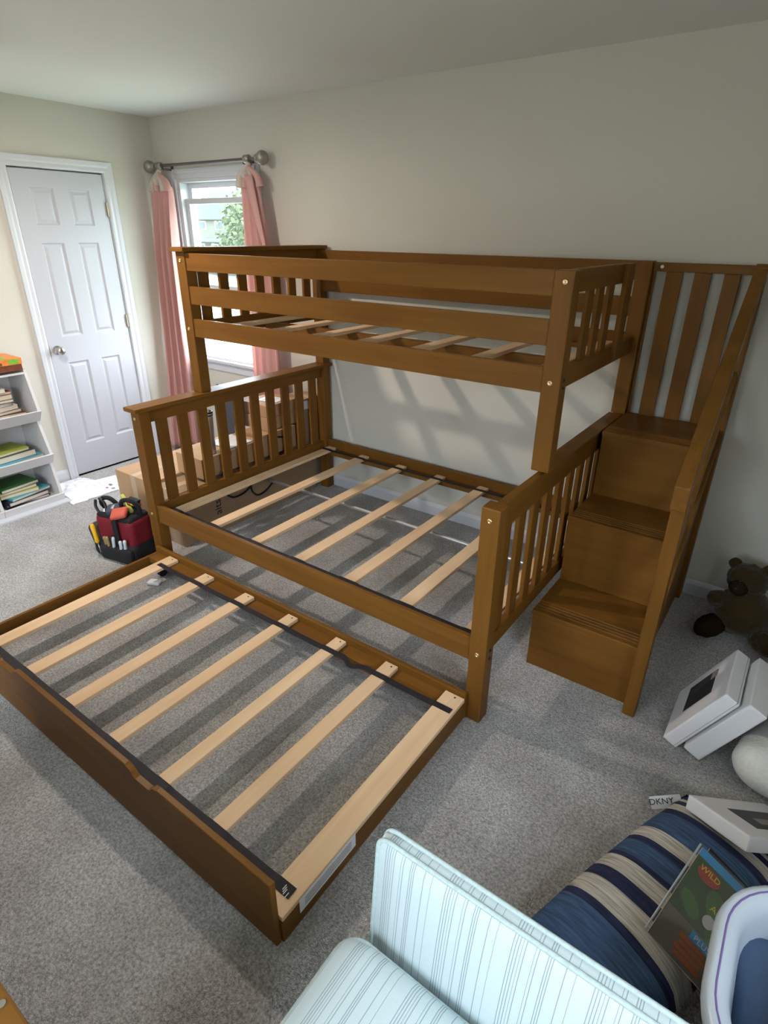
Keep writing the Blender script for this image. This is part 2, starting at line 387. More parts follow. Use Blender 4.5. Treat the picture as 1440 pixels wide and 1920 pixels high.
wall_with_hole('wall_front', 1, RY - TH, RY, 0.0, RX, (FWX0, FWZ0), (FWX1, FWZ1), 'pale grey wall behind the camera')
def baseboard(name, axis, a0, a1, pos, sgn):
    prof = [(0, 0.0), (0.013, 0.0), (0.013, 0.062), (0.009, 0.074), (0.004, 0.085), (0, 0.085)]
    if axis == 0: bm = prism_bm([(pos + sgn * p, z) for p, z in prof], 0, a0, a1)
    else: bm = prism_bm([(pos + sgn * p, z) for p, z in prof], 1, a0, a1)
    return tag(wmesh(name, bm, M_TRIM), 'white moulded skirting board', kind='structure')
baseboard('baseboard_back', 0, 0.0, RX, 0.0, -1)
baseboard('baseboard_left', 1, DY1 + 0.075, 0.0, 0.0, 1)
baseboard('baseboard_left', 1, RY, DY0 - 0.075, 0.0, 1)
baseboard('baseboard_right', 1, RY, 0.0, RX, -1)

# door leaf, casing, hardware
door = D.objects.new('door_1', None); COL.objects.link(door); door.location = (0, (DY0 + DY1) / 2, 0); tag(door, 'white six panel closet door', kind='structure')
PAN = []
for y0, y1 in ((-0.957, -0.803), (-0.705, -0.556)):
    for z0, z1 in ((0.241, 0.849), (1.030, 1.637), (1.745, 1.966)): PAN.append((y0, y1, z0, z1))
def door_leaf():
    bm = bmesh.new(); xs = -0.004
    ys = sorted({DY0 + 0.002, DY1 - 0.002} | {p[0] for p in PAN} | {p[1] for p in PAN}); zs = sorted({0.012, DH - 0.003} | {p[2] for p in PAN} | {p[3] for p in PAN})
    V = {}
    def v(x, y, z):
        k = (round(x, 5), round(y, 5), round(z, 5))
        if k not in V: V[k] = bm.verts.new(k)
        return V[k]
    for i in range(len(ys) - 1):
        for j in range(len(zs) - 1):
            y0, y1, z0, z1 = ys[i], ys[i + 1], zs[j], zs[j + 1]
            if (y0, y1, z0, z1) in PAN:
                steps = [(0.0, 0.0), (0.010, -0.010), (0.016, -0.011), (0.034, -0.003)]
                for (a, da), (b, db) in zip(steps, steps[1:]):
                    o_ = [(y0 + a, z0 + a), (y1 - a, z0 + a), (y1 - a, z1 - a), (y0 + a, z1 - a)]
                    i_ = [(y0 + b, z0 + b), (y1 - b, z0 + b), (y1 - b, z1 - b), (y0 + b, z1 - b)]
                    for k in range(4):
                        k2 = (k + 1) % 4
                        bm.faces.new((v(xs + da, *o_[k]), v(xs + da, *o_[k2]), v(xs + db, *i_[k2]), v(xs + db, *i_[k])))
                a, da = steps[-1]
                bm.faces.new((v(xs + da, y0 + a, z0 + a), v(xs + da, y1 - a, z0 + a), v(xs + da, y1 - a, z1 - a), v(xs + da, y0 + a, z1 - a)))
            else:
                bm.faces.new((v(xs, y0, z0), v(xs, y1, z0), v(xs, y1, z1), v(xs, y0, z1)))
    y0, y1, z0, z1 = ys[0], ys[-1], zs[0], zs[-1]; xb = xs - 0.035
    bm.faces.new([v(xb, y0, z0), v(xb, y1, z0), v(xb, y1, z1), v(xb, y0, z1)])
    for i in range(len(ys) - 1):
        for z in (z0, z1):
            bm.faces.new([v(xs, ys[i], z), v(xs, ys[i + 1], z), bm.verts.new((xb, ys[i + 1], z)), bm.verts.new((xb, ys[i], z))])
    for j in range(len(zs) - 1):
        for y in (y0, y1):
            bm.faces.new([v(xs, y, zs[j]), v(xs, y, zs[j + 1]), bm.verts.new((xb, y, zs[j + 1])), bm.verts.new((xb, y, zs[j]))])
    return bm
leaf = wmesh('door_leaf', door_leaf(), M_DOOR, door)
tag(box('trim_1', -TH, -0.06, DY0 - 0.05, DY1 + 0.05, 0, DH + 0.05, M_TRIM, None, 0), 'closet backing behind the door', kind='structure')
# casing with a stepped profile
def casing(y0, y1, ztop, w=0.066, x=0.0):
    prof = [(0.0, 0.0), (0.0, 0.010), (0.012, 0.014), (0.030, 0.012), (0.042, 0.018), (w, 0.020), (w, 0.0)]   # (outward, proud)
    bm = bmesh.new(); rows = []
    for path in ((y0, 0, -1, 0), (y0, ztop, -1, 1), (y1, ztop, 1, 1), (y1, 0, 1, 0)):
        y, z, sy, sz = path
        rows.append([bm.verts.new((x + p, y + sy * o_, z + sz * o_)) for o_, p in prof])
    for a, b in zip(rows, rows[1:]):
        for k in range(len(prof) - 1): bm.faces.new((a[k], a[k + 1], b[k + 1], b[k]))
    return bm
tag(wmesh('trim_2', casing(DY0 - 0.006, DY1 + 0.006, DH + 0.006), M_TRIM), 'white moulded casing around the closet door', kind='structure')
box('door_jamb', -0.055, 0.0, DY0 - 0.012, DY0 - 0.001, 0, DH + 0.01, M_TRIM, door, 0.001)
box('door_jamb', -0.055, 0.0, DY1 + 0.001, DY1 + 0.012, 0, DH + 0.01, M_TRIM, door, 0.001)
knob_bm = lathe_bm([(0.031, 0), (0.031, 0.006), (0.014, 0.010), (0.012, 0.026), (0.022, 0.034), (0.028, 0.046), (0.027, 0.058), (0.018, 0.066), (0.004, 0.068)], 24)
bmesh.ops.rotate(knob_bm, verts=knob_bm.verts[:], cent=(0, 0, 0), matrix=Matrix.Rotation(R(90), 3, 'Y'))
knob_bm.transform(Matrix.Translation((-0.004, DY0 + 0.056, 0.945)))
wmesh('door_knob', knob_bm, M_NICKEL, door, True)
for z in (1.85, 1.09, 0.28):
    h = box('hinge', -0.002, 0.010, DY1 - 0.010, DY1 + 0.014, z - 0.045, z + 0.045, M_HINGE, door, 0.002)
    cyl('hinge_pin', (0.010, DY1 + 0.003, z - 0.048), (0.010, DY1 + 0.003, z + 0.05), 0.006, M_HINGE, h, 10)
box('latch_plate', -0.003, 0.002, DY0 - 0.004, DY0 + 0.004, 0.905, 0.985, M_HINGE, door, 0.001)

# windows
def window(name, x0, x1, z0, z1, label, open_by):
    """double hung window in a wall across y=0 looking out to +y; built about the opening"""
    w = D.objects.new(name, None); COL.objects.link(w); w.location = ((x0 + x1) / 2, 0, z0); tag(w, label, kind='structure')
    fw = 0.03
    # jamb liner
    box('window_frame', x0 - 0.001, x0 + fw, -0.002, 0.115, z0, z1, M_TRIM, w, 0.002); box('window_frame', x1 - fw, x1 + 0.001, -0.002, 0.115, z0, z1, M_TRIM, w, 0.002)
    box('window_frame', x0 + fw, x1 - fw, -0.002, 0.115, z1 - 0.022, z1, M_TRIM, w, 0.002); box('window_frame', x0 + fw, x1 - fw, 0.0, 0.125, z0, z0 + 0.02, M_TRIM, w, 0.002)
    mid = (z0 + z1) / 2
    def sash(za, zb, y, nm):
        s = box(nm, x0 + fw, x1 - fw, y, y + 0.03, zb - 0.036, zb, M_TRIM, w, 0.002)
        s2 = box('rail', x0 + fw, x1 - fw, y, y + 0.03, za, za + 0.045, M_TRIM, s, 0.002)
        for a, b in ((x0 + fw, x0 + fw + 0.040), (x1 - fw - 0.040, x1 - fw)): box('stile', a, b, y, y + 0.03, za, zb, M_TRIM, s, 0.002)
        box('pane', x0 + fw + 0.04, x1 - fw - 0.04, y + 0.013, y + 0.017, za + 0.045, zb - 0.036, M_GLASS, s, 0)
    sash(mid - 0.01, z1 - 0.022, 0.070, 'upper_sash'); sash(z0 + 0.02 + open_by, mid + 0.02 + open_by, 0.034, 'lower_sash')
    # stool, apron and casing inside the room
    box('sill', x0 - 0.085, x1 + 0.085, -0.045, 0.03, z0 - 0.022, z0, M_TRIM, w, 0.004)
    box('apron', x0 - 0.06, x1 + 0.06, -0.016, 0.0, z0 - 0.088, z0 - 0.022, M_TRIM, w, 0.003)
    for a, b in ((x0 - 0.066, x0), (x1, x1 + 0.066)): box('casing', a, b, -0.018, 0.0, z0, z1 + 0.062, M_TRIM, w, 0.003); box('casing_bead', a + 0.012, b - 0.03, -0.024, -0.016, z0, z1 + 0.05, M_TRIM, w, 0.002)
    box('casing', x0, x1, -0.018, 0.0, z1, z1 + 0.062, M_TRIM, w, 0.003); box('casing_bead', x0, x1, -0.024, -0.016, z1 + 0.03, z1 + 0.05, M_TRIM, w, 0.002)
    return w
window('window_1', WX0, WX1, WZ0, WZ1, 'white double hung window behind the pink curtains', 0.49)
# windows that light the room from behind the camera: frames only
w2 = D.objects.new('window_2', None); COL.objects.link(w2); w2.location = (RX, (SWY0 + SWY1) / 2, SWZ0); tag(w2, 'white window in the side wall', kind='structure')
for y0, y1, z0, z1 in ((SWY0, SWY0 + 0.04, SWZ0, SWZ1), (SWY1 - 0.04, SWY1, SWZ0, SWZ1), (SWY0 + 0.04, SWY1 - 0.04, SWZ0, SWZ0 + 0.04), (SWY0 + 0.04, SWY1 - 0.04, SWZ1 - 0.04, SWZ1), (SWY0 + 0.04, SWY1 - 0.04, 1.43, 1.47)):
    box('window_frame', RX - 0.01, RX + 0.10, y0, y1, z0, z1, M_TRIM, w2, 0.002)
for y0, y1, z0, z1 in ((SWY0 - 0.06, SWY0, SWZ0 - 0.06, SWZ1 + 0.06), (SWY1, SWY1 + 0.06, SWZ0 - 0.06, SWZ1 + 0.06), (SWY0, SWY1, SWZ1, SWZ1 + 0.06), (SWY0, SWY1, SWZ0 - 0.06, SWZ0)):
    box('casing', RX - 0.02, RX, y0, y1, z0, z1, M_TRIM, w2, 0.002)
w3 = D.objects.new('window_3', None); COL.objects.link(w3); w3.location = ((FWX0 + FWX1) / 2, RY, FWZ0); tag(w3, 'wide white window behind the camera', kind='structure')
xm = (FWX0 + FWX1) / 2
for x0, x1, z0, z1 in ((FWX0, FWX0 + 0.04, FWZ0, FWZ1), (FWX1 - 0.04, FWX1, FWZ0, FWZ1), (xm - 0.04, xm + 0.04, FWZ0, FWZ1), (FWX0 + 0.04, xm - 0.04, FWZ0, FWZ0 + 0.04), (xm + 0.04, FWX1 - 0.04, FWZ0, FWZ0 + 0.04),
                       (FWX0 + 0.04, xm - 0.04, FWZ1 - 0.04, FWZ1), (xm + 0.04, FWX1 - 0.04, FWZ1 - 0.04, FWZ1), (FWX0 + 0.04, xm - 0.04, 1.41, 1.45), (xm + 0.04, FWX1 - 0.04, 1.41, 1.45)):
    box('window_frame', x0, x1, RY - 0.10, RY + 0.01, z0, z1, M_TRIM, w3, 0.002)
for x0, x1, z0, z1 in ((FWX0 - 0.06, FWX0, FWZ0 - 0.06, FWZ1 + 0.06), (FWX1, FWX1 + 0.06, FWZ0 - 0.06, FWZ1 + 0.06), (FWX0, FWX1, FWZ1, FWZ1 + 0.06), (FWX0, FWX1, FWZ0 - 0.06, FWZ0)):
    box('casing', x0, x1, RY, RY + 0.02, z0, z1, M_TRIM, w3, 0.002)

# ceiling lamp (its light comes from the bulb set at the top)
cl = thing('ceiling_lamp', (LAMP[0], LAMP[1], RH), 'flush ceiling lamp with brushed ring above the carpet', 'lamp')
b_ = lathe_bm([(0.06, 0), (0.06, -0.012), (0.045, -0.018), (0.016, -0.020), (0.016, -0.035)], 24); o = link('canopy', mesh_from_bm(b_, 'canopy', True), M_NICKEL, cl, (LAMP[0], LAMP[1], RH))
b_ = lathe_bm([(0.012, 0), (0.012, -0.02), (0.002, -0.021)], 16); link('socket', mesh_from_bm(b_, 'socket', True), M_WHITE, cl, (LAMP[0], LAMP[1], RH - 0.030))
b_ = lathe_bm([(0.018, 0), (0.050, -0.005), (0.080, -0.025), (0.098, -0.060), (0.1000, -0.086), (0.0985, -0.086), (0.096, -0.061), (0.078, -0.028), (0.048, -0.008), (0.018, -0.003)], 32); link('shade', mesh_from_bm(b_, 'shade', True), M_PEWTER, cl, (LAMP[0], LAMP[1], RH - 0.036))

# ------------------------------------------------------------------ bunk bed
bed = thing('bunk_bed', (2.86, -0.75, 0), 'brown stained wooden twin over full bunk bed with stairs at one end', 'bunk bed')
XL0, XL1, XR0, XR1 = 1.613, 1.682, 3.608, 3.677
YF0, YF1, YB0, YB1 = -1.490, -1.424, -0.086, -0.020
YU0, YU1 = -1.093, -1.027
def grp(name, parent, loc):
    o = D.objects.new(name, None); COL.objects.link(o); o.empty_display_size = 0.05; o.parent = parent; o.location = Vector(loc) - wpos(parent); return o
# lower headboard (window end)
hb = grp('lower_headboard', bed, (1.65, -0.75, 0))
box('post', XL0, XL1, YF0, YF1, 0, 0.893, WD, hb, 0.005); box('post', XL0, XL1, YB0, YB1, 0, 0.893, WD, hb, 0.005)
box('top_rail', 1.632, 1.662, YF1, YB0, 0.823, 0.893, WD, hb)
box('cap_rail', 1.597, 1.700, -1.515, -0.015, 0.893, 0.915, WD, hb, 0.004)
box('bottom_rail', 1.632, 1.662, YF1, YB0, 0.270, 0.365, WD, hb)
for i in range(10):
    y = -1.345 + 0.1305 * i
    box('slat', 1.638, 1.656, y - 0.032, y + 0.032, 0.365, 0.823, WD, hb, 0.002)
# lower footboard (stairs end)
fb = grp('lower_footboard', bed, (3.64, -0.75, 0))
box('post', XR0, XR1, YF0, YF1, 0, 0.918, WD, fb, 0.006); box('post', XR0, XR1, YB0, YB1, 0, 0.905, WD, fb, 0.005)
box('top_rail', 3.622, 3.652, YF1, YB0, 0.803, 0.905, WD, fb)
box('cap_rail', 3.600, 3.668, -1.00, YB0, 0.905, 0.917, WD, fb, 0.003)
box('bottom_rail', 3.622, 3.652, YF1, YB0, 0.285, 0.352, WD, fb)
for i in range(10):
    y = -1.205 + 0.1305 * (i - 1)
    box('slat', 3.628, 3.646, y - 0.030, y + 0.030, 0.352, 0.803, WD, fb, 0.002)
# lower rails
fr = box('front_rail', XL1, XR0, -1.478, -1.455, 0.272, 0.375, WD, bed, 0.004)
box('ledger', XL1, XR0, -1.455, -1.420, 0.280, 0.312, WD, bed)
box('back_rail', XL1, XR0, -0.066, -0.043, 0.272, 0.375, WD, bed, 0.004)
box('ledger', XL1, XR0, -0.115, -0.066, 0.280, 0.312, WD, bed)
LX = [1.700, 2.000, 2.312, 2.610, 2.914, 3.218, 3.530]
for x in LX: box('mattress_slat', x, x + 0.066, -1.445, -0.078, 0.313, 0.331, PN, bed, 0.003)
def strap(name, x0, x1, y, z, w, parent, xs, wavy=None, dx=0.004):
    """webbing strap that lies on slats and sags a little between them"""
    pts = []
    n = 90
    for i in range(n + 1):
        x = x0 + (x1 - x0) * i / n
        on = any(a - 0.012 <= x <= b + 0.012 for a, b in xs)
        sag = 0 if on else -0.004
        yy = y
        if wavy and wavy[0] < x < wavy[1]:
            t = (x - wavy[0]) / (wavy[1] - wavy[0]); yy += 0.016 * math.sin(t * math.pi * 3.0) * math.sin(t * math.pi); sag = -0.010 * math.sin(t * math.pi)
        pts.append((x, yy, z + sag))
    bm = bmesh.new(); rows = []
    for x, yy, zz in pts:
        rows.append([bm.verts.new((x, yy - w / 2, zz)), bm.verts.new((x, yy + w / 2, zz)), bm.verts.new((x, yy + w / 2, zz + 0.002)), bm.verts.new((x, yy - w / 2, zz + 0.002))])
    for a, b in zip(rows, rows[1:]):
        for k in range(4): bm.faces.new((a[k], a[(k + 1) % 4], b[(k + 1) % 4], b[k]))
    bm.faces.new(rows[0]); bm.faces.new(rows[-1][::-1])
    return wmesh(name, bm, M_STRAP, parent)
SX = [(x, x + 0.066) for x in LX]
tag(strap('slat_strap', 1.70, 3.600, -1.398, 0.332, 0.026, bed, SX), 'black webbing strap across the slats')
tag(strap('slat_strap', 1.70, 3.600, -0.145, 0.332, 0.026, bed, SX), 'black webbing strap across the slats')
bar = tag(cyl('support_bar', (XL1, -0.67, 0.262), (XR0, -0.67, 0.262), 0.011, M_STEEL, bed, 12), 'steel centre support bar')
# upper bunk
uh = grp('upper_headboard', bed, (1.65, -0.55, 0.915))
box('post', XL0, XL1, YU0, YU1, 0.915, 1.627, WD, uh, 0.005); box('post', XL0, XL1, YB0, YB1, 0.915, 1.627, WD, uh, 0.005)
box('top_rail', 1.632, 1.662, YU1, YB0, 1.530, 1.627, WD, uh)
box('cap_rail', 1.597, 1.700, -1.113, -0.025, 1.627, 1.648, WD, uh, 0.004)
box('bottom_rail', 1.632, 1.662, YU1, YB0, 1.205, 1.290, WD, uh)
for i in range(7):
    y = -0.964 + 0.1307 * i
    box('slat', 1.638, 1.656, y - 0.030, y + 0.030, 1.290, 1.530, WD, uh, 0.002)
uf = grp('upper_footboard', bed, (3.64, -0.55, 0.915))
box('post', XR0, XR1, YU0, YU1, 0.921, 1.621, WD, uf, 0.005); box('post', XR0, XR1, YB0, YB1, 0.917, 1.621, WD, uf, 0.005)
box('top_rail', 3.628, 3.652, YU1, -0.372, 1.545, 1.621, WD, uf)
box('bottom_rail', 3.628, 3.652, YU1, YB0, 1.216, 1.290, WD, uf)
for y in (-0.826, -0.704, -0.573): box('slat', 3.630, 3.646, y, y + 0.062, 1.290, 1.545, WD, uf, 0.002)
box('end_stile', 3.652, 3.672, -0.440, -0.352, 1.240, 1.621, WD, uf, 0.003)
for y0, y1, nm in ((-1.087, -1.065, 'guard_rail'), (-0.066, -0.044, 'back_guard_rail')):
    box(nm, XL1, XR0, y0, y1, 1.539, 1.621, WD, bed, 0.003); box(nm, XL1, XR0, y0, y1, 1.378, 1.465, WD, bed, 0.003); box(nm, XL1, XR0, y0, y1, 1.214, 1.306, WD, bed, 0.003)
box('upper_ledger', XL1, XR0, -1.065, -1.030, 1.214, 1.240, WD, bed); box('upper_ledger', XL1, XR0, -0.105, -0.066, 1.214, 1.240, WD, bed)
UX = [1.690, 2.002, 2.288, 2.570, 2.880, 3.190, 3.500]
for x in UX: box('mattress_slat', x, x + 0.064, -1.060, -0.072, 1.241, 1.259, PN, bed, 0.003)
box('centre_beam', XL1, XR0, -0.585, -0.540, 1.192, 1.240, WD, bed, 0.003)
def bolt(x, y, z, axis, parent=bed, m=M_BRASS, r=0.0095):
    b = lathe_bm([(r, 0), (r, 0.002), (r * 0.75, 0.0035), (r * 0.45, 0.0035), (r * 0.35, 0.001), (0.0005, 0.001)], 12)
    rot = {'-y': Matrix.Rotation(R(90), 4, 'X'), '+x': Matrix.Rotation(R(90), 4, 'Y')}[axis]
    b.transform(rot); o = link('bolt', mesh_from_bm(b, 'bolt', True), m, parent, (x, y, z)); return o
bolt(3.648, YU0, 1.585, '-y'); bolt(3.640, YU0, 1.253, '-y'); bolt(3.642, YF0, 0.872, '-y'); bolt(3.642, YF0, 0.320, '-y')
bolt(1.645, YU0, 1.585, '-y'); bolt(1.645, YU0, 1.253, '-y'); bolt(1.645, YF0, 0.855, '-y'); bolt(1.645, YF0, 0.320, '-y')
bolt(XR1, -1.060, 1.262, '+x', m=M_INK, r=0.006); bolt(XR1, -1.060, 1.235, '+x', m=M_INK, r=0.006)
bolt(XR1, -1.457, 0.337, '+x', m=M_INK, r=0.006); bolt(XR1, -1.457, 0.300, '+x', m=M_INK, r=0.006)

# staircase at the end of the bed
st = grp('staircase', bed, (3.9, -0.55, 0))
SXL, SXR = 3.684, 4.100
STEP = [(-1.040, 0.288), (-0.735, 0.610), (-0.432, 0.922)]
def tread(y0, y1, z, grooves=4):
    top = []
    ys = [y0 - 0.012]
    t = 0.020
    prof = [(y0 - 0.012, z - t), (y0 - 0.012, z - 0.003), (y0 - 0.009, z)]
    yy = y0 + 0.012
    for i in range(grooves):
        prof += [(yy, z), (yy + 0.003, z - 0.004), (yy + 0.006, z - 0.004), (yy + 0.009, z)]; yy += 0.020
    prof += [(y1, z), (y1, z - t)]
    return prism_bm(prof, 0, SXL - 0.006, SXR + 0.006)
ends = [STEP[1][0], STEP[2][0], -0.062]
for (y, z), ye in zip(STEP, ends):
    wmesh('tread', tread(y, ye, z), WD[0], st)
zb = [0.0, 0.288, 0.610]
for (y, z), z0 in zip(STEP, zb):
    box('riser', SXL - 0.006, SXR + 0.006, y, y + 0.018, z0, z - 0.020, WD[0], st, 0.0015)
prof = [(-1.021, 0.0), (-1.021, 0.268), (-0.716, 0.268), (-0.716, 0.590), (-0.413, 0.590), (-0.413, 0.902), (-0.090, 0.902), (-0.090, 0.0)]
for x in (SXL - 0.005, SXR - 0.013):
    wmesh('side_panel', prism_bm(prof, 0, x, x + 0.018), WD[2], st)
# guard on the open side: front post, sloping handrail, lower slope rail, rear post
box('guard_post', 4.112, 4.158, -1.102, -1.040, 0, 0.955, WD, st, 0.004)
box('guard_post', 4.075, 4.125, -0.092, -0.020, 0, 1.612, WD, st, 0.004)
def slope_rail(name, y0, z0, y1, z1, h, x0, x1, xb0, xb1):
    bm = bmesh.new()
    a = [(x0, y0, z0), (x1, y0, z0), (x1, y0, z0 + h), (x0, y0, z0 + h)]; b = [(xb0, y1, z1), (xb1, y1, z1), (xb1, y1, z1 + h), (xb0, y1, z1 + h)]
    va = [bm.verts.new(p) for p in a]; vb = [bm.verts.new(p) for p in b]
    bm.faces.new(va[::-1]); bm.faces.new(vb)
    for k in range(4): bm.faces.new((va[k], va[(k + 1) % 4], vb[(k + 1) % 4], vb[k]))
    bmesh.ops.bevel(bm, geom=bm.edges[:], offset=0.005, segments=2, profile=0.6, affect='EDGES')
    return wmesh(name, bm, WD[1], st)
slope_rail('handrail', -1.115, 0.905, -0.060, 1.540, 0.085, 4.108, 4.158, 4.078, 4.125)
slope_rail('guard_rail', -1.060, 0.48, -0.080, 1.12, 0.075, 4.118, 4.144, 4.090, 4.116)
slope_rail('guard_rail', -1.060, 0.16, -0.080, 0.80, 0.075, 4.118, 4.144, 4.090, 4.116)
# slatted back panel of the stairs, against the wall
box('back_top_rail', 3.677, 4.085, -0.055, -0.030, 1.578, 1.616, WD, st, 0.003)
box('back_bottom_rail', 3.677, 4.085, -0.055, -0.030, 0.850, 0.918, WD, st, 0.003)
for a, b in ((3.6775, 3.688), (3.733, 3.802), (3.850, 3.918), (3.968, 4.030)): box('back_slat', a, b, -0.050, -0.034, 0.918, 1.578, WD, st, 0.002)
bolt(3.712, -0.055, 1.598, '-y', m=M_WHITE, r=0.008)

# ------------------------------------------------------------------ trundle
tr = thing('trundle_bed', (2.64, -2.0, 0), 'brown stained pull-out trundle frame with pale pine slats in front of the bunk bed', 'trundle')
def trundle_panel():
    x0, x1, zt, zb_ = 1.650, 3.613, 0.267, 0.012
    top = [(x0, zt)]
    for a, b in ((2.105, 2.300), (2.990, 3.150)):
        r = 0.030
        top += [(a, zt), (a + 0.006, zt - 0.004)] + [(a + r * 0.3 + r * math.sin(t) * 0.9, zt - 0.004 - r * (1 - math.cos(t))) for t in (0.5, 0.9, 1.25)] + [(a + 0.048, zt - r), (b - 0.048, zt - r)] \
             + [(b - r * 0.3 - r * math.sin(t) * 0.9, zt - 0.004 - r * (1 - math.cos(t))) for t in (1.25, 0.9, 0.5)] + [(b - 0.006, zt - 0.004), (b, zt)]
    top += [(x1, zt)]
    poly = [(x0, zb_)] + top + [(x1, zb_)]
    bm = prism_bm(poly, 1, -2.512, -2.494)
    bmesh.ops.bevel(bm, geom=[e for e in bm.edges if e.calc_length() > 0.2], offset=0.002, segments=1, affect='EDGES')
    return bm
wmesh('front_panel', trundle_panel(), WD[0], tr)
box('back_rail', 1.660, 3.622, -1.514, -1.4935, 0.012, 0.134, WD, tr, 0.004)
box('back_ledger', 1.680, 3.605, -1.575, -1.512, 0.062, 0.098, WD, tr, 0.003)
box('front_ledger', 1.680, 3.605, -2.494, -2.455, 0.062, 0.098, WD, tr, 0.003)
box('end_board', 3.603, 3.621, -2.494, -1.512, 0.012, 0.099, WD, tr, 0.003); box('end_board', 1.660, 1.678, -2.494, -1.512, 0.012, 0.099, WD, tr, 0.003)
TX = [(1.792, 1.866), (2.092, 2.162), (2.394, 2.460), (2.690, 2.750), (2.980, 3.038), (3.250, 3.312), (3.538, 3.622)]
for a, b in TX:
    s_ = box('slat', a, b, -2.492, -1.518, 0.0995, 0.1175, PN, tr, 0.003)
    for y in (-1.535,): cyl('screw', ((a + b) / 2 + 0.008, y, 0.1170), ((a + b) / 2 + 0.008, y, 0.1182), 0.004, M_INK, s_, 8)
tag(strap('slat_strap', 1.822, 3.612, -1.607, 0.1186, 0.026, tr, TX, wavy=(3.04, 3.25)), 'black webbing strap across the slats')
sf = tag(strap('slat_strap', 1.822, 3.600, -2.432, 0.1186, 0.034, tr, TX), 'black webbing strap across the slats')
for k, x in enumerate((3.570, 3.575, 3.580, 3.590)): box('staple', x, x + 0.0022, -2.44 - 0.004 * k, -2.424 - 0.004 * k, 0.1206, 0.1216, M_STEEL, sf, 0)
tag(box('care_label', 3.622, 3.6235, -2.43, -2.19, 0.055, 0.108, M_PAPER, tr, 0), 'white printed care label')
for z in (0.066, 0.075, 0.084, 0.093): box('label_print', 3.6236, 3.6239, -2.41, -2.21, z, z + 0.003, M_GREYINK, tr.children[-1], 0)
for x in (1.76, 3.52):
    for y in (-2.44, -1.56):
        cyl('caster', (x - 0.012, y, 0.024), (x + 0.012, y, 0.024), 0.024, M_BLACK, tr, 14)
# small white hardware bag on the carpet under the trundle corner
hbm = rbox_bm(0.07, 0.045, 0.020, 0.009, 6, 0, 0.008, 3); hw = wmesh('hardware_bag', hbm, M_PLASTIC_BAG, None, True); hw.location = (1.800, -1.640, 0.014); hw.rotation_euler = (0, 0, 0.5)
tag(hw, 'small crumpled white plastic bag on carpet under the trundle corner', 'bag')

# ------------------------------------------------------------------ curtain rod and curtains
rod = thing('curtain_rod', (0.645, -0.085, 2.14), 'dark curtain rod with pewter ball finials above the window', 'curtain rod')
cyl('pole', (0.095, -0.085, 2.142), (1.195, -0.085, 2.138), 0.0095, M_ROD, rod, 14)
def finial(x, sgn):
    b = lathe_bm([(0.012, 0), (0.022, 0.004), (0.024, 0.016), (0.014, 0.024), (0.026, 0.030), (0.038, 0.044), (0.042, 0.062), (0.037, 0.080), (0.022, 0.092), (0.004, 0.096)], 24)
    b.transform(Matrix.Translation((x, -0.085, 2.140)) @ Matrix.Rotation(R(90) * sgn, 4, 'Y'))
    return wmesh('finial', b, M_PEWTER, rod, True)
finial(0.115, -1); finial(1.175, 1)
for x in (0.165, 1.095):
    b = lathe_bm([(0.017, -0.024), (0.024, -0.02), (0.024, 0.02), (0.017, 0.024)], 20); b.transform(Matrix.Translation((x, -0.085, 2.140)) @ Matrix.Rotation(R(90), 4, 'Y')); wmesh('collar', b, M_PEWTER, rod, True)
for x in (0.205, 1.055):
    br = box('bracket', x - 0.010, x + 0.010, -0.080, -0.001, 2.112, 2.126, M_ROD, rod, 0.002); box('bracket_plate', x - 0.014, x + 0.014, -0.006, -0.0005, 2.085, 2.150, M_ROD, br, 0.002)
def curtain(name, A, B, folds, label, seed, amp=0.028):
    """A(t), B(t): plan end points at height fraction t (0 top, 1 hem) -> (x, y, z)"""
    root = thing(name, (*(((Vector(A(1)) + Vector(B(1))) / 2).xy), 0.0), label, 'curtain', 'pink curtains at the window')
    nu, nv = folds * 8, 40
    bm = bmesh.new(); grid = []
    for j in range(nv + 1):
        t = j / nv; a, b = Vector(A(t)), Vector(B(t)); row = []
        d = b - a; n = Vector((-d.y, d.x, 0)).normalized()
        am = amp * (0.35 + 0.65 * min(1, t * 4)) * (1 + 0.15 * math.sin(3 * t + seed))
        for i in range(nu + 1):
            s = i / nu; ph = s * folds * 2 * math.pi + 0.5 * math.sin(2.2 * t + seed) + 0.35 * math.sin(5 * s + seed * 2)
            p = a + d * (s + 0.015 * math.sin(ph * 2)) + n * am * (math.sin(ph) + 0.25 * math.sin(2 * ph + seed))
            p.z += 0.010 * math.sin(s * 9 + seed) * (1 - t) * 2 - (abs(s - 0.5) * 2) ** 2 * 0.05 * max(0, 1 - t * 8)
            row.append(bm.verts.new(p))
        grid.append(row)
    for j in range(nv):
        for i in range(nu): bm.faces.new((grid[j][i], grid[j][i + 1], grid[j + 1][i + 1], grid[j + 1][i]))
    sh = wmesh('panel', bm, M_PINK, root, True)
    so = sh.modifiers.new('thickness', 'SOLIDIFY'); so.thickness = 0.003
    return root
def cA(t):   # left panel: hangs in the corner and swings out along the closet wall lower down
    return (0.045 - 0.012 * t, -0.105 - 0.17 * t ** 1.3, 2.055 - 2.04 * t)
def cB(t): return (0.275 - 0.055 * min(1, t * 1.8), -0.080 - 0.02 * t, 2.060 - 2.045 * t)
c1 = curtain('curtain', cA, cB, 4, 'gathered pink curtain hanging in the corner beside the closet door', 1.0, 0.036)
def dA(t): return (1.030 - 0.040 * t, -0.095, 2.055 - 2.04 * t)
def dB(t): return (1.215 + 0.085 * min(1, t * 3.2), -0.110, 2.050 - 2.035 * t)
c2 = curtain('curtain', dA, dB, 4, 'gathered pink curtain on the bed side of the window', 2.6, 0.030)
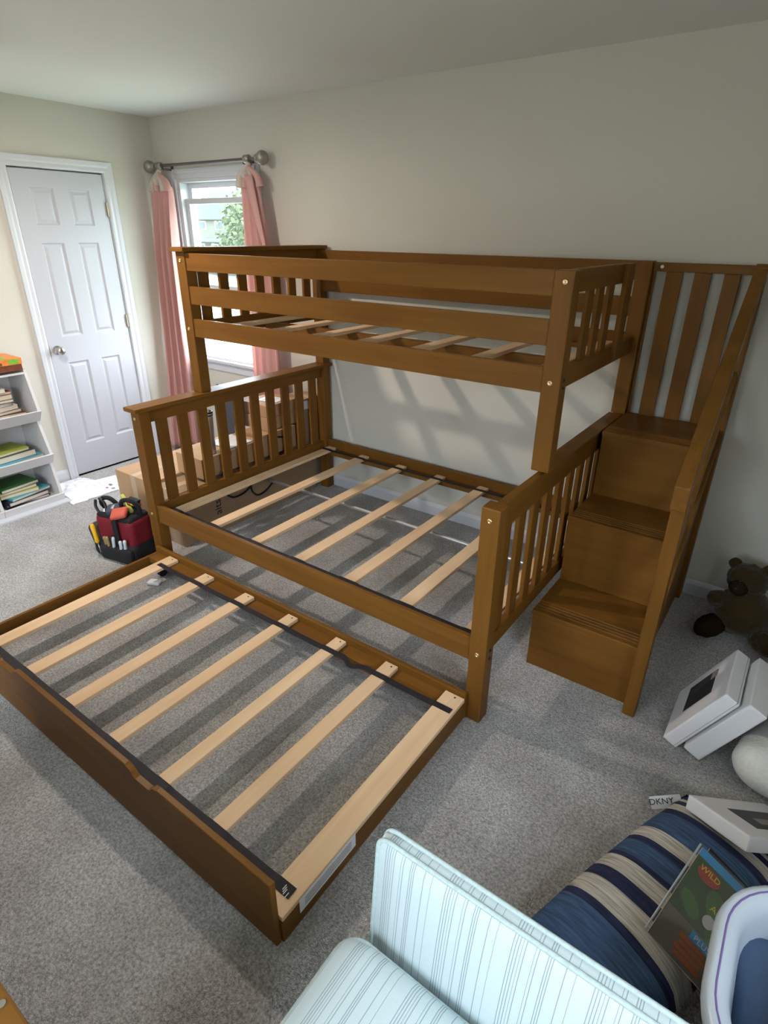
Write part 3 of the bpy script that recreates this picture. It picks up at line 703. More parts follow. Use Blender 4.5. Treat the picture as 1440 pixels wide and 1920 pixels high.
def gather(x, y, root):
    b = tube_bm(spline([(x, y + 0.012, 2.118), (x - 0.012, y, 2.085), (x - 0.01, y - 0.016, 2.045), (x + 0.014, y - 0.018, 2.03)], 6), [0.016, 0.016, 0.016, 0.017, 0.018, 0.019, 0.020, 0.022, 0.024, 0.026, 0.028, 0.030, 0.030, 0.028, 0.026, 0.022, 0.02, 0.015, 0.01][:19], 10)
    wmesh('tie_loop', b, M_CREAM, root, True)
    for k, dx in enumerate((-0.055, -0.02, 0.025, 0.06)):
        bb = tube_bm(spline([(x, y, 2.095), (x + dx * 0.6, y - 0.008, 2.075), (x + dx * 1.4, y - 0.006, 2.035), (x + dx * 1.6, y, 1.98)], 5), [0.010 + 0.0012 * i for i in range(16)], 8)
        wmesh('header_fold', bb, M_PINK if k % 2 else M_CREAM, root, True)
gather(0.160, -0.095, c1); gather(1.120, -0.105, c2)
# folded-back cream edge on the bed side curtain
bm = bmesh.new(); rows = []
for j in range(15):
    t = j / 14; z = 2.05 - 0.55 * t; x = 1.13 + 0.165 * t; w = 0.055 * (1 - t) + 0.012
    rows.append([bm.verts.new((x - w * 0.3, -0.140 - 0.01 * math.sin(t * 3), z)), bm.verts.new((x + w, -0.148, z - 0.01))])
for a, b in zip(rows, rows[1:]): bm.faces.new((a[0], a[1], b[1], b[0]))
fo = wmesh('folded_edge', bm, M_PINK, c2, True); fo.modifiers.new('thickness', 'SOLIDIFY').thickness = 0.004

# ------------------------------------------------------------------ bookcase
bc = thing('bookcase', (0.17, -1.75, 0), 'white three tier bookcase with slanted sides beside the closet door', 'bookcase')
TZ = [0.030, 0.305, 0.590, 0.890]
sp = [(0.004, 0.0), (0.345, 0.0), (0.342, 0.050), (0.300, 0.272), (0.300, 0.290), (0.338, 0.345), (0.268, 0.560), (0.268, 0.580), (0.318, 0.640), (0.262, 0.880), (0.262, 0.905), (0.004, 0.905)]
YS = [-1.380, -1.762, -2.140]
for y in YS: wmesh('side_panel', prism_bm(sp, 1, y, y + 0.018), M_SHELF, bc)
for k in range(2):
    ya, yb = YS[k + 1] + 0.018, YS[k]
    for z, d in zip(TZ, (0.335, 0.302, 0.270, 0.262)): box('shelf_board', 0.006, d, ya, yb, z - 0.014, z, M_SHELF, bc, 0.001)
    for (xa, za), (xb, zb2) in (((0.338, 0.006), (0.352, 0.062)), ((0.302, 0.278), (0.342, 0.348)), ((0.270, 0.568), (0.322, 0.643))):
        poly = [(xa, za), (xa + 0.012, za - 0.003), (xb + 0.012, zb2 - 0.003), (xb, zb2)]
        wmesh('front_lip', prism_bm(poly, 1, ya - 0.010 * (k == 1) - 0.008, yb + 0.010 - 0.002 + 0.010 * (k == 0)), M_SHELF, bc)
box('back_panel', 0.002, 0.006, YS[2], YS[0], 0.02, 0.9, M_SHELF, bc, 0)
box('base_board', 0.345, 0.412, -2.14, -1.345, 0.0, 0.012, M_TRIM, bc, 0.002)
COLS = [(96, 60, 50), (60, 110, 60), (150, 60, 40), (70, 150, 170), (150, 160, 60), (120, 90, 140), (205, 205, 200), (40, 40, 60), (90, 80, 60), (160, 140, 120), (50, 60, 50), (190, 120, 60)]
BM_ = [colour('book_cover_%d' % i, *c, var=0.2) for i, c in enumerate(COLS)]
def book(x, y, z, dx, dy, h, rz, cov, label, grp_, tilt=0.0):
    bk = thing('book', (x, y, z), label, 'book', grp_, 0)
    bk.rotation_euler = (tilt, 0, rz)
    for nm, d, lz, m in (('cover', (dx, dy, 0.002), 0.001, cov), ('pages', (dx - 0.004, dy - 0.006, h - 0.004), h / 2, M_PAGES), ('cover', (dx, dy, 0.002), h - 0.001, cov)):
        o = link(nm, box_mesh(*d, 0.0004, m, 1), m); o.parent = bk; o.location = (0 if nm == 'cover' else 0.0, 0, lz)
    o = link('spine', box_mesh(dx, 0.002, h, 0.0004, cov, 1), cov); o.parent = bk; o.location = (0, -dy / 2 + 0.001, h / 2)
    return bk
def stack(z, items, grp_):
    """items: (x, y, dx, dy, h, rz, colour index, label)"""
    for x, y, dx, dy, h, rz, c, lab in items:
        book(x - 0.014, y - 0.022, z, dx, dy, h, rz, BM_[c], lab, grp_); z += h + 0.0006
stack(TZ[0], [(0.190, -1.550, 0.24, 0.29, 0.017, 0.10, 7, 'dark blue thin book at the base of the lowest shelf pile'),
              (0.195, -1.540, 0.22, 0.27, 0.013, -0.06, 5, 'lilac thin book low in the lowest shelf pile'),
              (0.205, -1.555, 0.23, 0.27, 0.026, 0.12, 7, 'dark book above the lilac book on the lowest shelf'),
              (0.195, -1.535, 0.22, 0.28, 0.017, 0.20, 3, 'teal picture book on the lowest shelf'),
              (0.185, -1.575, 0.22, 0.24, 0.023, -0.05, 4, 'yellow green book on the lowest shelf'),
              (0.180, -1.585, 0.21, 0.24, 0.017, 0.04, 9, 'tan book near the top of the lowest shelf pile'),
              (0.175, -1.575, 0.21, 0.25, 0.020, 0.12, 1, 'green book on top of the lowest shelf pile')], 'books on the lowest shelf')
stack(TZ[1], [(0.185, -1.555, 0.22, 0.30, 0.017, 0.05, 11, 'orange thin book under the pile on the middle shelf'),
              (0.195, -1.535, 0.23, 0.30, 0.017, 0.18, 3, 'light blue picture book on the middle shelf'),
              (0.180, -1.545, 0.20, 0.26, 0.040, 0.10, 10, 'thick dark book on the middle shelf'),
              (0.165, -1.575, 0.20, 0.26, 0.017, 0.14, 4, 'olive yellow book on top of the middle shelf pile')], 'books on the middle shelf')
stack(TZ[2], [(0.155, -1.535, 0.19, 0.28, 0.020, 0.05, 9, 'tan book lying at the base of the top shelf pile'),
              (0.160, -1.525, 0.18, 0.27, 0.023, -0.08, 0, 'brown book second from the base of the top shelf pile'),
              (0.155, -1.555, 0.18, 0.27, 0.020, 0.14, 8, 'dull khaki book in the middle of the top shelf pile'),
              (0.155, -1.565, 0.18, 0.26, 0.026, 0.22, 6, 'white hardback sticking out of the top shelf pile'),
              (0.150, -1.585, 0.18, 0.24, 0.023, 0.18, 5, 'purple book above the white hardback on the top shelf'),
              (0.145, -1.565, 0.18, 0.24, 0.020, 0.0, 10, 'black book above the purple book on the top shelf'),
              (0.150, -1.575, 0.18, 0.25, 0.030, 0.06, 9, 'beige thick book high in the top shelf pile'),
              (0.145, -1.575, 0.18, 0.25, 0.017, 0.10, 2, 'rust red book high in the top shelf pile'),
              (0.145, -1.590, 0.18, 0.23, 0.023, -0.04, 6, 'pale book on top of the top shelf pile')], 'books on the top shelf')
pz = thing('puzzle_box', (0.160, -1.545, 0.905), 'colourful orange and green puzzle box on top of the bookcase', 'box')
M_P1, M_P2, M_P3, M_P4 = colour('print_orange', 215, 130, 60, var=0.4, scale=35), colour('print_brown', 110, 60, 40, var=0.5, scale=45), colour('print_green', 110, 170, 60, var=0.3, scale=40), colour('print_sky', 140, 175, 185, var=0.2, scale=30)
box('box_body', 0.045, 0.275, -1.730, -1.385, 0.9055, 0.965, M_P2, pz, 0.001); box('box_lid', 0.043, 0.278, -1.733, -1.381, 0.945, 0.983, M_P1, pz, 0.001)
box('lid_print', 0.050, 0.270, -1.725, -1.55, 0.9832, 0.9838, M_P4, pz, 0); box('lid_print', 0.050, 0.270, -1.55, -1.46, 0.9832, 0.9838, M_P3, pz, 0); box('lid_print', 0.050, 0.270, -1.46, -1.385, 0.9832, 0.9838, M_P1, pz, 0)
box('side_print', 0.2782, 0.2790, -1.46, -1.40, 0.950, 0.978, M_P3, pz, 0); box('side_print', 0.2782, 0.2790, -1.60, -1.50, 0.948, 0.965, M_P2, pz, 0)

# plastic bag and printed sheet on the floor by the door
bm = bmesh.new(); n = 26; g = []
outline = [(0.03, -1.19), (0.14, -1.02), (0.30, -1.04), (0.44, -1.12), (0.46, -1.26), (0.44, -1.355), (0.42, -1.36), (0.10, -1.30)]
for i in range(n + 1):
    row = []
    for j in range(n + 1):
        u, v = i / n, j / n
        x = 0.03 + 0.45 * u; y = -1.35 + 0.27 * v + 0.03 * math.sin(u * 4)
        z = 0.004 + 0.032 * abs(noise.noise(Vector((x * 9, y * 9, 0)))) + 0.02 * max(0, 1 - ((u - 0.4) ** 2 + (v - 0.5) ** 2) * 6) * (0.6 + noise.noise(Vector((x * 22, y * 18, 3))))
        ed = min(u, v, 1 - u, 1 - v); z *= min(1, ed * 6); x += 0.02 * noise.noise(Vector((u * 5, v * 5, 7))); y += 0.03 * noise.noise(Vector((u * 5, v * 5, 9)))
        row.append(bm.verts.new((x, y, 0.004 + max(0, z))))
    g.append(row)
for i in range(n):
    for j in range(n): bm.faces.new((g[i][j], g[i + 1][j], g[i + 1][j + 1], g[i][j + 1]))
pb = wmesh('plastic_bag', bm, M_PLASTIC_BAG, None, True); pb.modifiers.new('thickness', 'SOLIDIFY').thickness = 0.002
tag(pb, 'crumpled white plastic bag on the carpet beside the bookcase', 'bag')
sh = thing('instruction_sheet', (0.30, -1.02, 0.0), 'white printed sheet lying on the carpet before the closet door', 'paper')
mw = frame((0.335, -1.030, 0.0035), (0.32, -0.06, 0), (0.06, 0.2, 0)); obox('sheet', (0.30, 0.215, 0.001), M_PAPER, sh, mw, 0)
for dx, dy, w, h, m in ((0.02, 0.01, 0.07, 0.045, M_GREYINK), (0.06, -0.03, 0.05, 0.03, M_ORANGE), (0.10, 0.0, 0.04, 0.05, M_GREYINK), (0.07, 0.05, 0.08, 0.006, M_GREYINK)):
    obox('print', (w * 0.6, h * 0.5, 0.0004), m, sh, mw @ Matrix.Translation((dx, dy, 0.0008)), 0)

# ------------------------------------------------------------------ cartons behind the headboard
def carton(name, x0, x1, y0, y1, z0, z1, label, mat=M_CARD, grp_='cartons between the window and the headboard', seam='y', tape=True):
    t = thing(name, ((x0 + x1) / 2, (y0 + y1) / 2, z0), label, 'box', grp_)
    box('carton_body', x0, x1, y0, y1, z0, z1 - 0.003, mat, t, 0.002)
    if seam == 'y':
        xm = (x0 + x1) / 2
        for a, b in ((x0 + 0.001, xm - 0.001), (xm + 0.001, x1 - 0.001)): box('flap', a, b, y0 + 0.001, y1 - 0.001, z1 - 0.003, z1, mat, t, 0.0008)
        if tape:
            box('tape', xm - 0.025, xm + 0.025, y0 - 0.0006, y1 + 0.0006, z1, z1 + 0.0006, M_TAPE, t, 0); box('tape', xm - 0.025, xm + 0.025, y0 - 0.0008, y0 - 0.0002, z1 - 0.16 if z1 - z0 > 0.2 else z0, z1 + 0.0006, M_TAPE, t, 0)
    else:
        ym = (y0 + y1) / 2
        for a, b in ((y0 + 0.001, ym - 0.001), (ym + 0.001, y1 - 0.001)): box('flap', x0 + 0.001, x1 - 0.001, a, b, z1 - 0.003, z1, mat, t, 0.0008)
        if tape: box('tape', x0 - 0.0006, x1 + 0.0006, ym - 0.025, ym + 0.025, z1, z1 + 0.0006, M_TAPE, t, 0)
    return t
cA_ = carton('carton', 1.000, 1.372, -1.305, -0.36, 0.0, 0.370, 'long taped cardboard carton on the carpet nearest the tool bag')
cA2 = carton('carton', 1.376, 1.600, -1.285, -0.12, 0.0, 0.352, 'long cardboard carton lying against the headboard', M_CARD_D)
cB_ = carton('carton', 1.345, 1.590, -1.090, -0.62, 0.372, 0.498, 'shallow cardboard carton stacked on the long cartons', M_CARD, seam='x')
cC_ = carton('carton', 1.385, 1.592, -0.600, -0.300, 0.372, 0.520, 'cardboard carton stacked beside the grey panel', M_CARD, seam='x')
cD_ = carton('carton', 1.300, 1.560, -0.520, -0.240, 0.522, 0.610, 'flat cardboard carton second from the top of its stack by the wall', M_CARD, seam='x')
cE_ = carton('carton', 1.310, 1.560, -0.510, -0.240, 0.612, 0.690, 'flat cardboard carton topmost of its stack by the wall', M_CARD, seam='x')
cF_ = carton('carton', 1.400, 1.598, -0.225, -0.030, 0.354, 0.680, 'dark upright carton with a white label in the wall corner', M_CARD_D, seam='x')
box('shipping_label', 1.5985, 1.5992, -0.215, -0.150, 0.610, 0.668, M_PAPER, cF_, 0)
txt('printing', 'aits', 0.075, M_INK, cA2, frame((1.6006, -1.02, 0.17), (0, 0, 1), (0, -1, 0)))
txt('printing', 'aits', 0.075, M_INK, cA_, frame((1.3726, -1.16, 0.25), (0, 0, 1), (0, -1, 0)))
lg = lathe_bm([(0.022, 0), (0.022, 0.0006)], 20); o = link('recycle_mark', mesh_from_bm(lg, 'mark'), M_GREYINK); place(o, frame((1.31, -1.3055, 0.20), (1, 0, 0), (0, 0, 1)), cA_)
for k, dx in enumerate((-0.01, 0.03)): obox('print_mark', (0.035, 0.012, 0.0005), M_GREYINK, cA_, frame((1.10 + dx, -1.16 - k * 0.02, 0.3706), (1, 0.2, 0), (-0.2, 1, 0)), 0)
def cable(name, pts, label, r=0.006):
    return tag(wmesh(name, tube_bm(spline(pts, 6), r, 8), M_BLACK, None, True), label, 'cable', 'black cords on the cartons')
cable('cord', [(1.607, -0.985, 0.37), (1.608, -0.93, 0.43), (1.608, -0.90, 0.46), (1.606, -0.885, 0.486), (1.585, -0.88, 0.506), (1.50, -0.86, 0.506)], 'black cord hanging over the shallow carton, near the tumbler')
cable('cord', [(1.58, -0.50, 0.5285), (1.600, -0.50, 0.522), (1.604, -0.49, 0.49), (1.605, -0.43, 0.47), (1.605, -0.40, 0.44), (1.605, -0.42, 0.39), (1.605, -0.47, 0.36)], 'black cord hanging down the carton beside the dark corner carton')
cable('cord', [(1.607, -0.96, 0.245), (1.608, -0.90, 0.195), (1.608, -0.80, 0.20), (1.607, -0.72, 0.25), (1.606, -0.70, 0.30)], 'black cord looped low on the carton under the headboard')
cable('cord', [(1.607, -0.73, 0.29), (1.608, -0.75, 0.20), (1.608, -0.70, 0.14), (1.607, -0.62, 0.15), (1.607, -0.55, 0.19)], 'black cord curling low behind the first slat')
# tumbler, grey panel, white sheet for plastic film and glare
ps = thing('packing_slip', (1.45, -0.36, 0.691), 'white printed packing slip on the topmost flat carton', 'paper')
_pm = frame((1.45, -0.37, 0.6925), (0.1, 0.02, 0), (-0.02, 0.1, 0)); obox('slip', (0.15, 0.12, 0.0012), M_PAPER, ps, _pm, 0)
for k in range(3): obox('print', (0.10, 0.006, 0.0004), M_GREYINK, ps, _pm @ Matrix.Translation((0, -0.03 + 0.03 * k, 0.0008)), 0)
tu = thing('travel_tumbler', (1.54, -0.975, 0.499), 'tall steel tumbler with black rim standing on the shallow carton', 'tumbler')
b_ = lathe_bm([(0.028, 0), (0.030, 0.004), (0.034, 0.20), (0.035, 0.235), (0.032, 0.24)], 24); link('cup', mesh_from_bm(b_, 'cup', True), M_STEEL, tu, (1.54, -0.975, 0.4995))
b_ = lathe_bm([(0.036, 0), (0.038, 0.004), (0.038, 0.022), (0.033, 0.026), (0.028, 0.024), (0.026, 0.010)], 24); link('lid', mesh_from_bm(b_, 'lid', True), M_BLACK, tu, (1.54, -0.975, 0.736))
b_ = lathe_bm([(0.0382, 0), (0.0382, 0.005)], 24); link('lid_band', mesh_from_bm(b_, 'lid_band', True), M_CLEARW, tu, (1.54, -0.975, 0.745))
gp = thing('grey_panel', (1.275, -0.56, 0.3715), 'dark grey fabric panel standing behind the shallow carton', 'panel')
obox('panel_board', (0.215, 0.018, 0.42), M_DKGREY, gp, Matrix.Translation((1.270, -0.575, 0.585)) @ Matrix.Rotation(R(-3), 4, 'X') @ Matrix.Rotation(R(10), 4, 'Z'), 0.004)
obox('pale_edge', (0.020, 0.021, 0.42), M_CREAM, gp, Matrix.Translation((1.312, -0.568, 0.585)) @ Matrix.Rotation(R(-3), 4, 'X') @ Matrix.Rotation(R(10), 4, 'Z'), 0.002)
bm = bmesh.new(); g = []
for i in range(15):
    row = []
    for j in range(13):
        x = 1.37 + 0.205 * i / 14; y = -0.87 + 0.20 * j / 12
        row.append(bm.verts.new((x, y, 0.5045 + 0.010 * abs(noise.noise(Vector((x * 14, y * 14, 2)))))))
    g.append(row)
for i in range(14):
    for j in range(12): bm.faces.new((g[i][j], g[i + 1][j], g[i + 1][j + 1], g[i][j + 1]))
pk = wmesh('film_glare_sheet', bm, M_PAPER, None, True); pk.modifiers.new('thickness', 'SOLIDIFY').thickness = 0.002  # white sheet stands in for plastic film and the bright glare on it
tag(pk, 'white sheet for plastic film and painted glare on the shallow carton', 'paper')

# ------------------------------------------------------------------ tool bag and tools
TBX, TBY, TBR = 1.375, -1.525, R(12)
tb = thing('tool_bag', (TBX, TBY, 0), 'open red and black tool bag packed with tools on the carpet beside the cartons', 'bag', rz=TBR)
TM = Matrix.Translation((TBX, TBY, 0)) @ Matrix.Rotation(TBR, 4, 'Z')
def tpart(name, bm, mat, at, rot=(0, 0, 0), parent=None, smooth=True):
    o = link(name, mesh_from_bm(bm, name, smooth), mat); o.parent = parent or tb; o.location = at; o.rotation_euler = rot; return o
tpart('base', rbox_bm(0.315, 0.200, 0.105, 0.030, 8, 0, 0.004), M_BLACKCLOTH, (0, 0, 0.0535))
tpart('body', rbox_bm(0.270, 0.165, 0.185, 0.030, 8, 0, 0.004, 2), M_RED, (0.01, 0.005, 0.165))
tpart('rim', rbox_bm(0.255, 0.150, 0.050, 0.020, 6, 0, 0.004, 3), M_BLACKCLOTH, (0.01, 0.005, 0.250))
tpart('front_pocket', rbox_bm(0.235, 0.045, 0.095, 0.020, 6, 0, 0.003, 4), M_BLACKCLOTH, (0.035, -0.100, 0.050))
tpart('side_pouch', rbox_bm(0.085, 0.150, 0.130, 0.030, 8, 0, 0.004, 5), M_BROWNCLOTH, (-0.165, 0.0, 0.115), (0, R(-14), 0))
tpart('buckle_strap', rbox_bm(0.036, 0.012, 0.170, 0.004, 4), M_BLACKCLOTH, (0.045, -0.090, 0.180))
for x, zt, rr in ((-0.085, 0.335, 0.045), (0.075, 0.350, 0.050)):
    pts = [(x - rr, 0.02, 0.255), (x - rr * 1.05, 0.0, zt - 0.04), (x - rr * 0.5, -0.01, zt), (x + rr * 0.5, 0.0, zt + 0.005), (x + rr * 1.05, 0.02, zt - 0.035), (x + rr, 0.03, 0.255)]
    bm = tube_bm(spline(pts, 6), 0.013, 10); tpart('handle', bm, M_BLACKCLOTH, (0, 0, 0))
def tool(name, label, parts, at, rot=(0, 0, 0), cat='tool', group='tools in the tool bag'):
    t = thing(name, (0, 0, 0), label, cat, group); mw = TM @ Matrix.Translation(at) @ Matrix.Rotation(rot[2], 4, 'Z') @ Matrix.Rotation(rot[1], 4, 'Y') @ Matrix.Rotation(rot[0], 4, 'X')
    t.location = mw.translation; t.rotation_euler = mw.to_euler()
    for nm, bm, m in parts:
        o = link(nm, mesh_from_bm(bm, nm, True), m); o.parent = t
    return t
def driver(h=0.10, r=0.012, shaft=0.10):
    return [('grip', lathe_bm([(r * 0.6, 0), (r, 0.008), (r * 0.85, h * 0.5), (r, h * 0.85), (r * 0.7, h)], 14)), ('shaft', lathe_bm([(0.003, -shaft), (0.003, 0)], 8))]
def mk_driver(label, at, rot, m, h=0.10, r=0.012, shaft=0.09):
    ps = driver(h, r, shaft); return tool('screwdriver', label, [(ps[0][0], ps[0][1], m), (ps[1][0], ps[1][1], M_STEEL)], at, rot)
mk_driver('screwdriver with long yellow grip in the side of the bag', (-0.100, -0.107, 0.095), (R(-4), R(-14), 0), M_YELLOW, 0.115, 0.013, 0.06)
for k, (x, m, nm) in enumerate(((-0.040, M_AMBER, 'amber handled screwdriver leftmost in the front pocket'), (-0.014, M_AMBER, 'amber handled screwdriver second from the left in the front pocket'), (0.010, M_BLACK, 'black handled screwdriver in the front pocket'),
                              (0.078, M_CLEARW, 'pale handled screwdriver right of the buckle strap'), (0.103, M_CLEARW, 'pale handled screwdriver rightmost in the front pocket'), (0.022, M_CLEARW, 'pale handled screwdriver left of the buckle strap'))):
    mk_driver(nm, (x, -0.098 - 0.006 * (k % 2), 0.088), (R(3), R(-6 + 3 * k), 0), m, 0.058 + 0.008 * (k % 3), 0.010, 0.05)
tool('work_glove', 'orange rubber glove draped over the front of the tool bag', [('palm', rbox_bm(0.105, 0.075, 0.030, 0.014, 6, 0.006, 0.010, 9), M_ORANGE), ('cuff', rbox_bm(0.05, 0.06, 0.035, 0.014, 5, 0, 0.006, 4), M_ORANGE)], (0.060, -0.055, 0.292), (R(35), R(-12), R(20)), 'glove')
tool('tape_measure', 'dark grey tape measure lying on top of the tool bag', [('case', rbox_bm(0.085, 0.070, 0.045, 0.016, 6), M_DKGREY), ('clip', rbox_bm(0.02, 0.03, 0.05, 0.004, 3), M_STEEL)], (-0.010, -0.025, 0.290), (R(20), R(-10), R(25)))
tool('spirit_level', 'lime spirit level across the top of the tool bag', [('bar', rbox_bm(0.165, 0.022, 0.024, 0.004, 3), M_LIME), ('vial', rbox_bm(0.035, 0.012, 0.026, 0.004, 3), M_CLEARW)], (0.020, 0.040, 0.305), (0, R(16), R(-28)))
tool('pliers', 'black handled pliers at the left of the tool bag', [('handle', tube_bm(spline([(-0.02, 0, 0), (-0.03, 0, 0.05), (-0.012, 0, 0.09)], 5), 0.008, 8), M_BLACK), ('handle', tube_bm(spline([(0.02, 0, 0), (0.03, 0, 0.05), (0.012, 0, 0.09)], 5), 0.008, 8), M_BLACK), ('jaw', rbox_bm(0.03, 0.012, 0.05, 0.004, 3), M_STEEL)], (-0.075, -0.045, 0.262), (R(-15), R(-25), R(20)))
tool('drill_bit_case', 'small black and orange bit case at the back of the tool bag', [('case', rbox_bm(0.070, 0.040, 0.060, 0.010, 5), M_BLACK), ('stripe', rbox_bm(0.072, 0.042, 0.014, 0.004, 3), M_ORANGE), ('button', rbox_bm(0.016, 0.05, 0.012, 0.004, 3), M_YELLOW)], (0.072, 0.045, 0.318), (R(8), R(12), R(10)))

# ------------------------------------------------------------------ white boxes, rolled blankets and bear by the stairs
# two flat boxes leaning to the right: left edge on the carpet, right edge up
TILT = math.atan2(0.300, 0.150)
def lean_box(name, x_floor, w, depth, thick, y0, label, printed, parent_print=True):
    t = thing(name, (x_floor, y0 + depth / 2, 0), label, 'box', 'white flat boxes leaning by the stairs')
    ex = Vector((math.cos(TILT), 0, math.sin(TILT))); ey = Vector((0, 1, 0)); ez = ex.cross(ey)   # ez points down-right? keep the print on the upper-left face
    nrm = Vector((-math.sin(TILT), 0, math.cos(TILT)))
    o = Vector((x_floor, y0, thick * math.cos(TILT) + 0.001)) + ex * (w / 2) + ey * (depth / 2) - nrm * (thick / 2)
    mw = frame(o, ex, ey)
    obox('box_body', (w, depth, thick), M_WHITE, t, mw, 0.008, 3)
    if printed:
        obox('lid_seam', (w * 1.004, depth * 1.004, 0.0015), M_GREYBAND, t, mw @ Matrix.Translation((0, 0, -thick * 0.30)), 0)
        obox('picture', (w * 0.46, depth * 0.52, 0.0008), M_DARKPRINT, t, mw @ Matrix.Translation((-0.005, 0.02, thick / 2 + 0.0002)), 0)
        obox('picture_highlight', (w * 0.10, depth * 0.16, 0.0008), M_GREYINK, t, mw @ Matrix.Translation((0.06, 0.07, thick / 2 + 0.0008)), 0)
    return t
dz = 0.056
lean_box('flat_box', 4.276, 0.325, 0.300, dz, -1.165, 'white flat box with dark picture leaning by the stairs', True)
lean_box('flat_box', 4.276 + (dz + 0.004) / math.sin(TILT) + 0.006, 0.325, 0.300, 0.066, -1.178, 'plain white flat box behind the one with the dark picture', False)
def roll(name, p0, p1, r, label, bands, squash=0.82, grp_='rolled fleece blankets by the wall'):
    p0, p1 = Vector(p0), Vector(p1); t = thing(name, (p0.x, p0.y, 0), label, 'blanket', grp_)
    Lr = (p1 - p0).length; d = (p1 - p0).normalized()
    prof = []
    n = 26
    for i in range(n + 1):
        s = i / n; z = Lr * s; e = min(s, 1 - s) * Lr
        rr = r * (1 if e > r * 0.6 else math.sqrt(max(0.02, 1 - (1 - e / (r * 0.6)) ** 2)))
        prof.append((rr, z))
    b = lathe_bm(prof, 28)
    for v in b.verts:
        v.co.y *= squash; v.co += Vector((v.co.x, v.co.y, 0)) * 0.05 * noise.noise(v.co * 12)
    q = d.to_track_quat('Z', 'Y').to_matrix().to_4x4(); mw = Matrix.Translation(p0) @ q
    o = link('roll', mesh_from_bm(b, 'roll', True), M_FLEECE); place(o, mw, t)
    # spiral end seam
    for (s0, s1, m, nm) in bands:
        bb = lathe_bm([(r * 1.012, Lr * s0), (r * 1.022, Lr * s0 + 0.002), (r * 1.022, Lr * s1 - 0.002), (r * 1.012, Lr * s1)], 28)
        for v in bb.verts:
            v.co.y *= squash; v.co += Vector((v.co.x, v.co.y, 0)) * 0.05 * noise.noise(v.co * 12)
        o2 = link(nm, mesh_from_bm(bb, nm, True), m); place(o2, mw, t)
    return t
roll('rolled_blanket', (4.580, -1.262, 0.102), (4.705, -0.820, 0.106), 0.110, 'white fleece roll with a wide grey band on the carpet', [(0.26, 0.62, M_GREYBAND, 'band')])
roll('rolled_blanket', (4.665, -1.08, 0.275), (4.760, -0.62, 0.285), 0.098, 'white fleece roll with a narrow tan band resting on the other roll', [(0.42, 0.49, M_TANBAND, 'band')])
# toy bear, sitting against the wall
BX, BY = 4.415, -0.235
be = thing('toy_bear', (BX, BY, 0), 'dark brown plush toy bear slumped against the skirting board', 'toy bear')
def bpart(nm, r3, at, m=M_BEAR, wob=0.010, rot=(0, 0, 0), parent=None):
    b = ell_bm(*r3, 4, wob, 38); o = link(nm, mesh_from_bm(b, nm, True), m, parent or be, at); o.rotation_euler = rot; return o
bpart('body', (0.125, 0.115, 0.120), (BX, BY, 0.118))
hd = bpart('head', (0.088, 0.080, 0.080), (BX - 0.022, BY + 0.045, 0.265), M_BEAR)
bpart('muzzle', (0.042, 0.040, 0.036), (BX - 0.050, BY - 0.025, 0.250), M_BEAR2, 0.005, parent=hd)
bpart('ear', (0.030, 0.018, 0.030), (BX - 0.090, BY + 0.06, 0.325), M_BEAR, 0.004, parent=hd); bpart('ear', (0.030, 0.018, 0.030), (BX + 0.045, BY + 0.06, 0.33), M_BEAR, 0.004, parent=hd)
bpart('nose', (0.012, 0.010, 0.009), (BX - 0.060, BY - 0.062, 0.262), M_BLACK, 0, parent=hd)
for dx in (-0.03, 0.028): bpart('eye', (0.008, 0.008, 0.008), (BX - 0.022 + dx, BY - 0.026, 0.285), M_BLACK, 0, parent=hd)
bpart('leg', (0.055, 0.095, 0.050), (BX - 0.115, BY - 0.100, 0.050), M_BEAR2, 0.008, (0, 0, R(-25))); bpart('leg', (0.055, 0.095, 0.050), (BX + 0.105, BY - 0.09, 0.050), M_BEAR, 0.008, (0, 0, R(30)))
bpart('arm', (0.040, 0.075, 0.042), (BX - 0.110, BY - 0.03, 0.165), M_BEAR, 0.008, (R(-25), 0, R(-35))); bpart('arm', (0.040, 0.075, 0.042), (BX + 0.115, BY - 0.03, 0.16), M_BEAR, 0.008, (R(-25), 0, R(35)))

# ------------------------------------------------------------------ striped sofa (faces away from the bed)
W_, G_ = (0.52, 0.61, 0.63, 1), (0.26, 0.32, 0.355, 1)
stops = [(0.0, W_)]
pos = [0.06, 0.10, 0.14, 0.18, 0.22, 0.34, 0.38, 0.50, 0.53, 0.56, 0.72, 0.84]
for p_ in pos: stops += [(p_, G_), (p_ + 0.011, W_)]
M_SOFA = stripes('striped_ticking', 0.135, stops, axis=0)
M_PIPE = plain('sofa_piping', (0.42, 0.51, 0.51), 0.85, var=0.25, scale=120)
SFX0, SFX1 = 3.912, 5.02
so = thing('sofa', ((SFX0 + SFX1) / 2, -2.75, 0), 'white sofa with thin grey stripes turned away from the bed', 'sofa')
def cushion(nm, x0, x1, y0, y1, z0, z1, r, puff, rot=None, n=12):
    b = rbox_bm(x1 - x0, y1 - y0, z1 - z0, r, n, puff)
    o = link(nm, mesh_from_bm(b, nm, True), M_SOFA, so, ((x0 + x1) / 2, (y0 + y1) / 2, (z0 + z1) / 2))
    return o
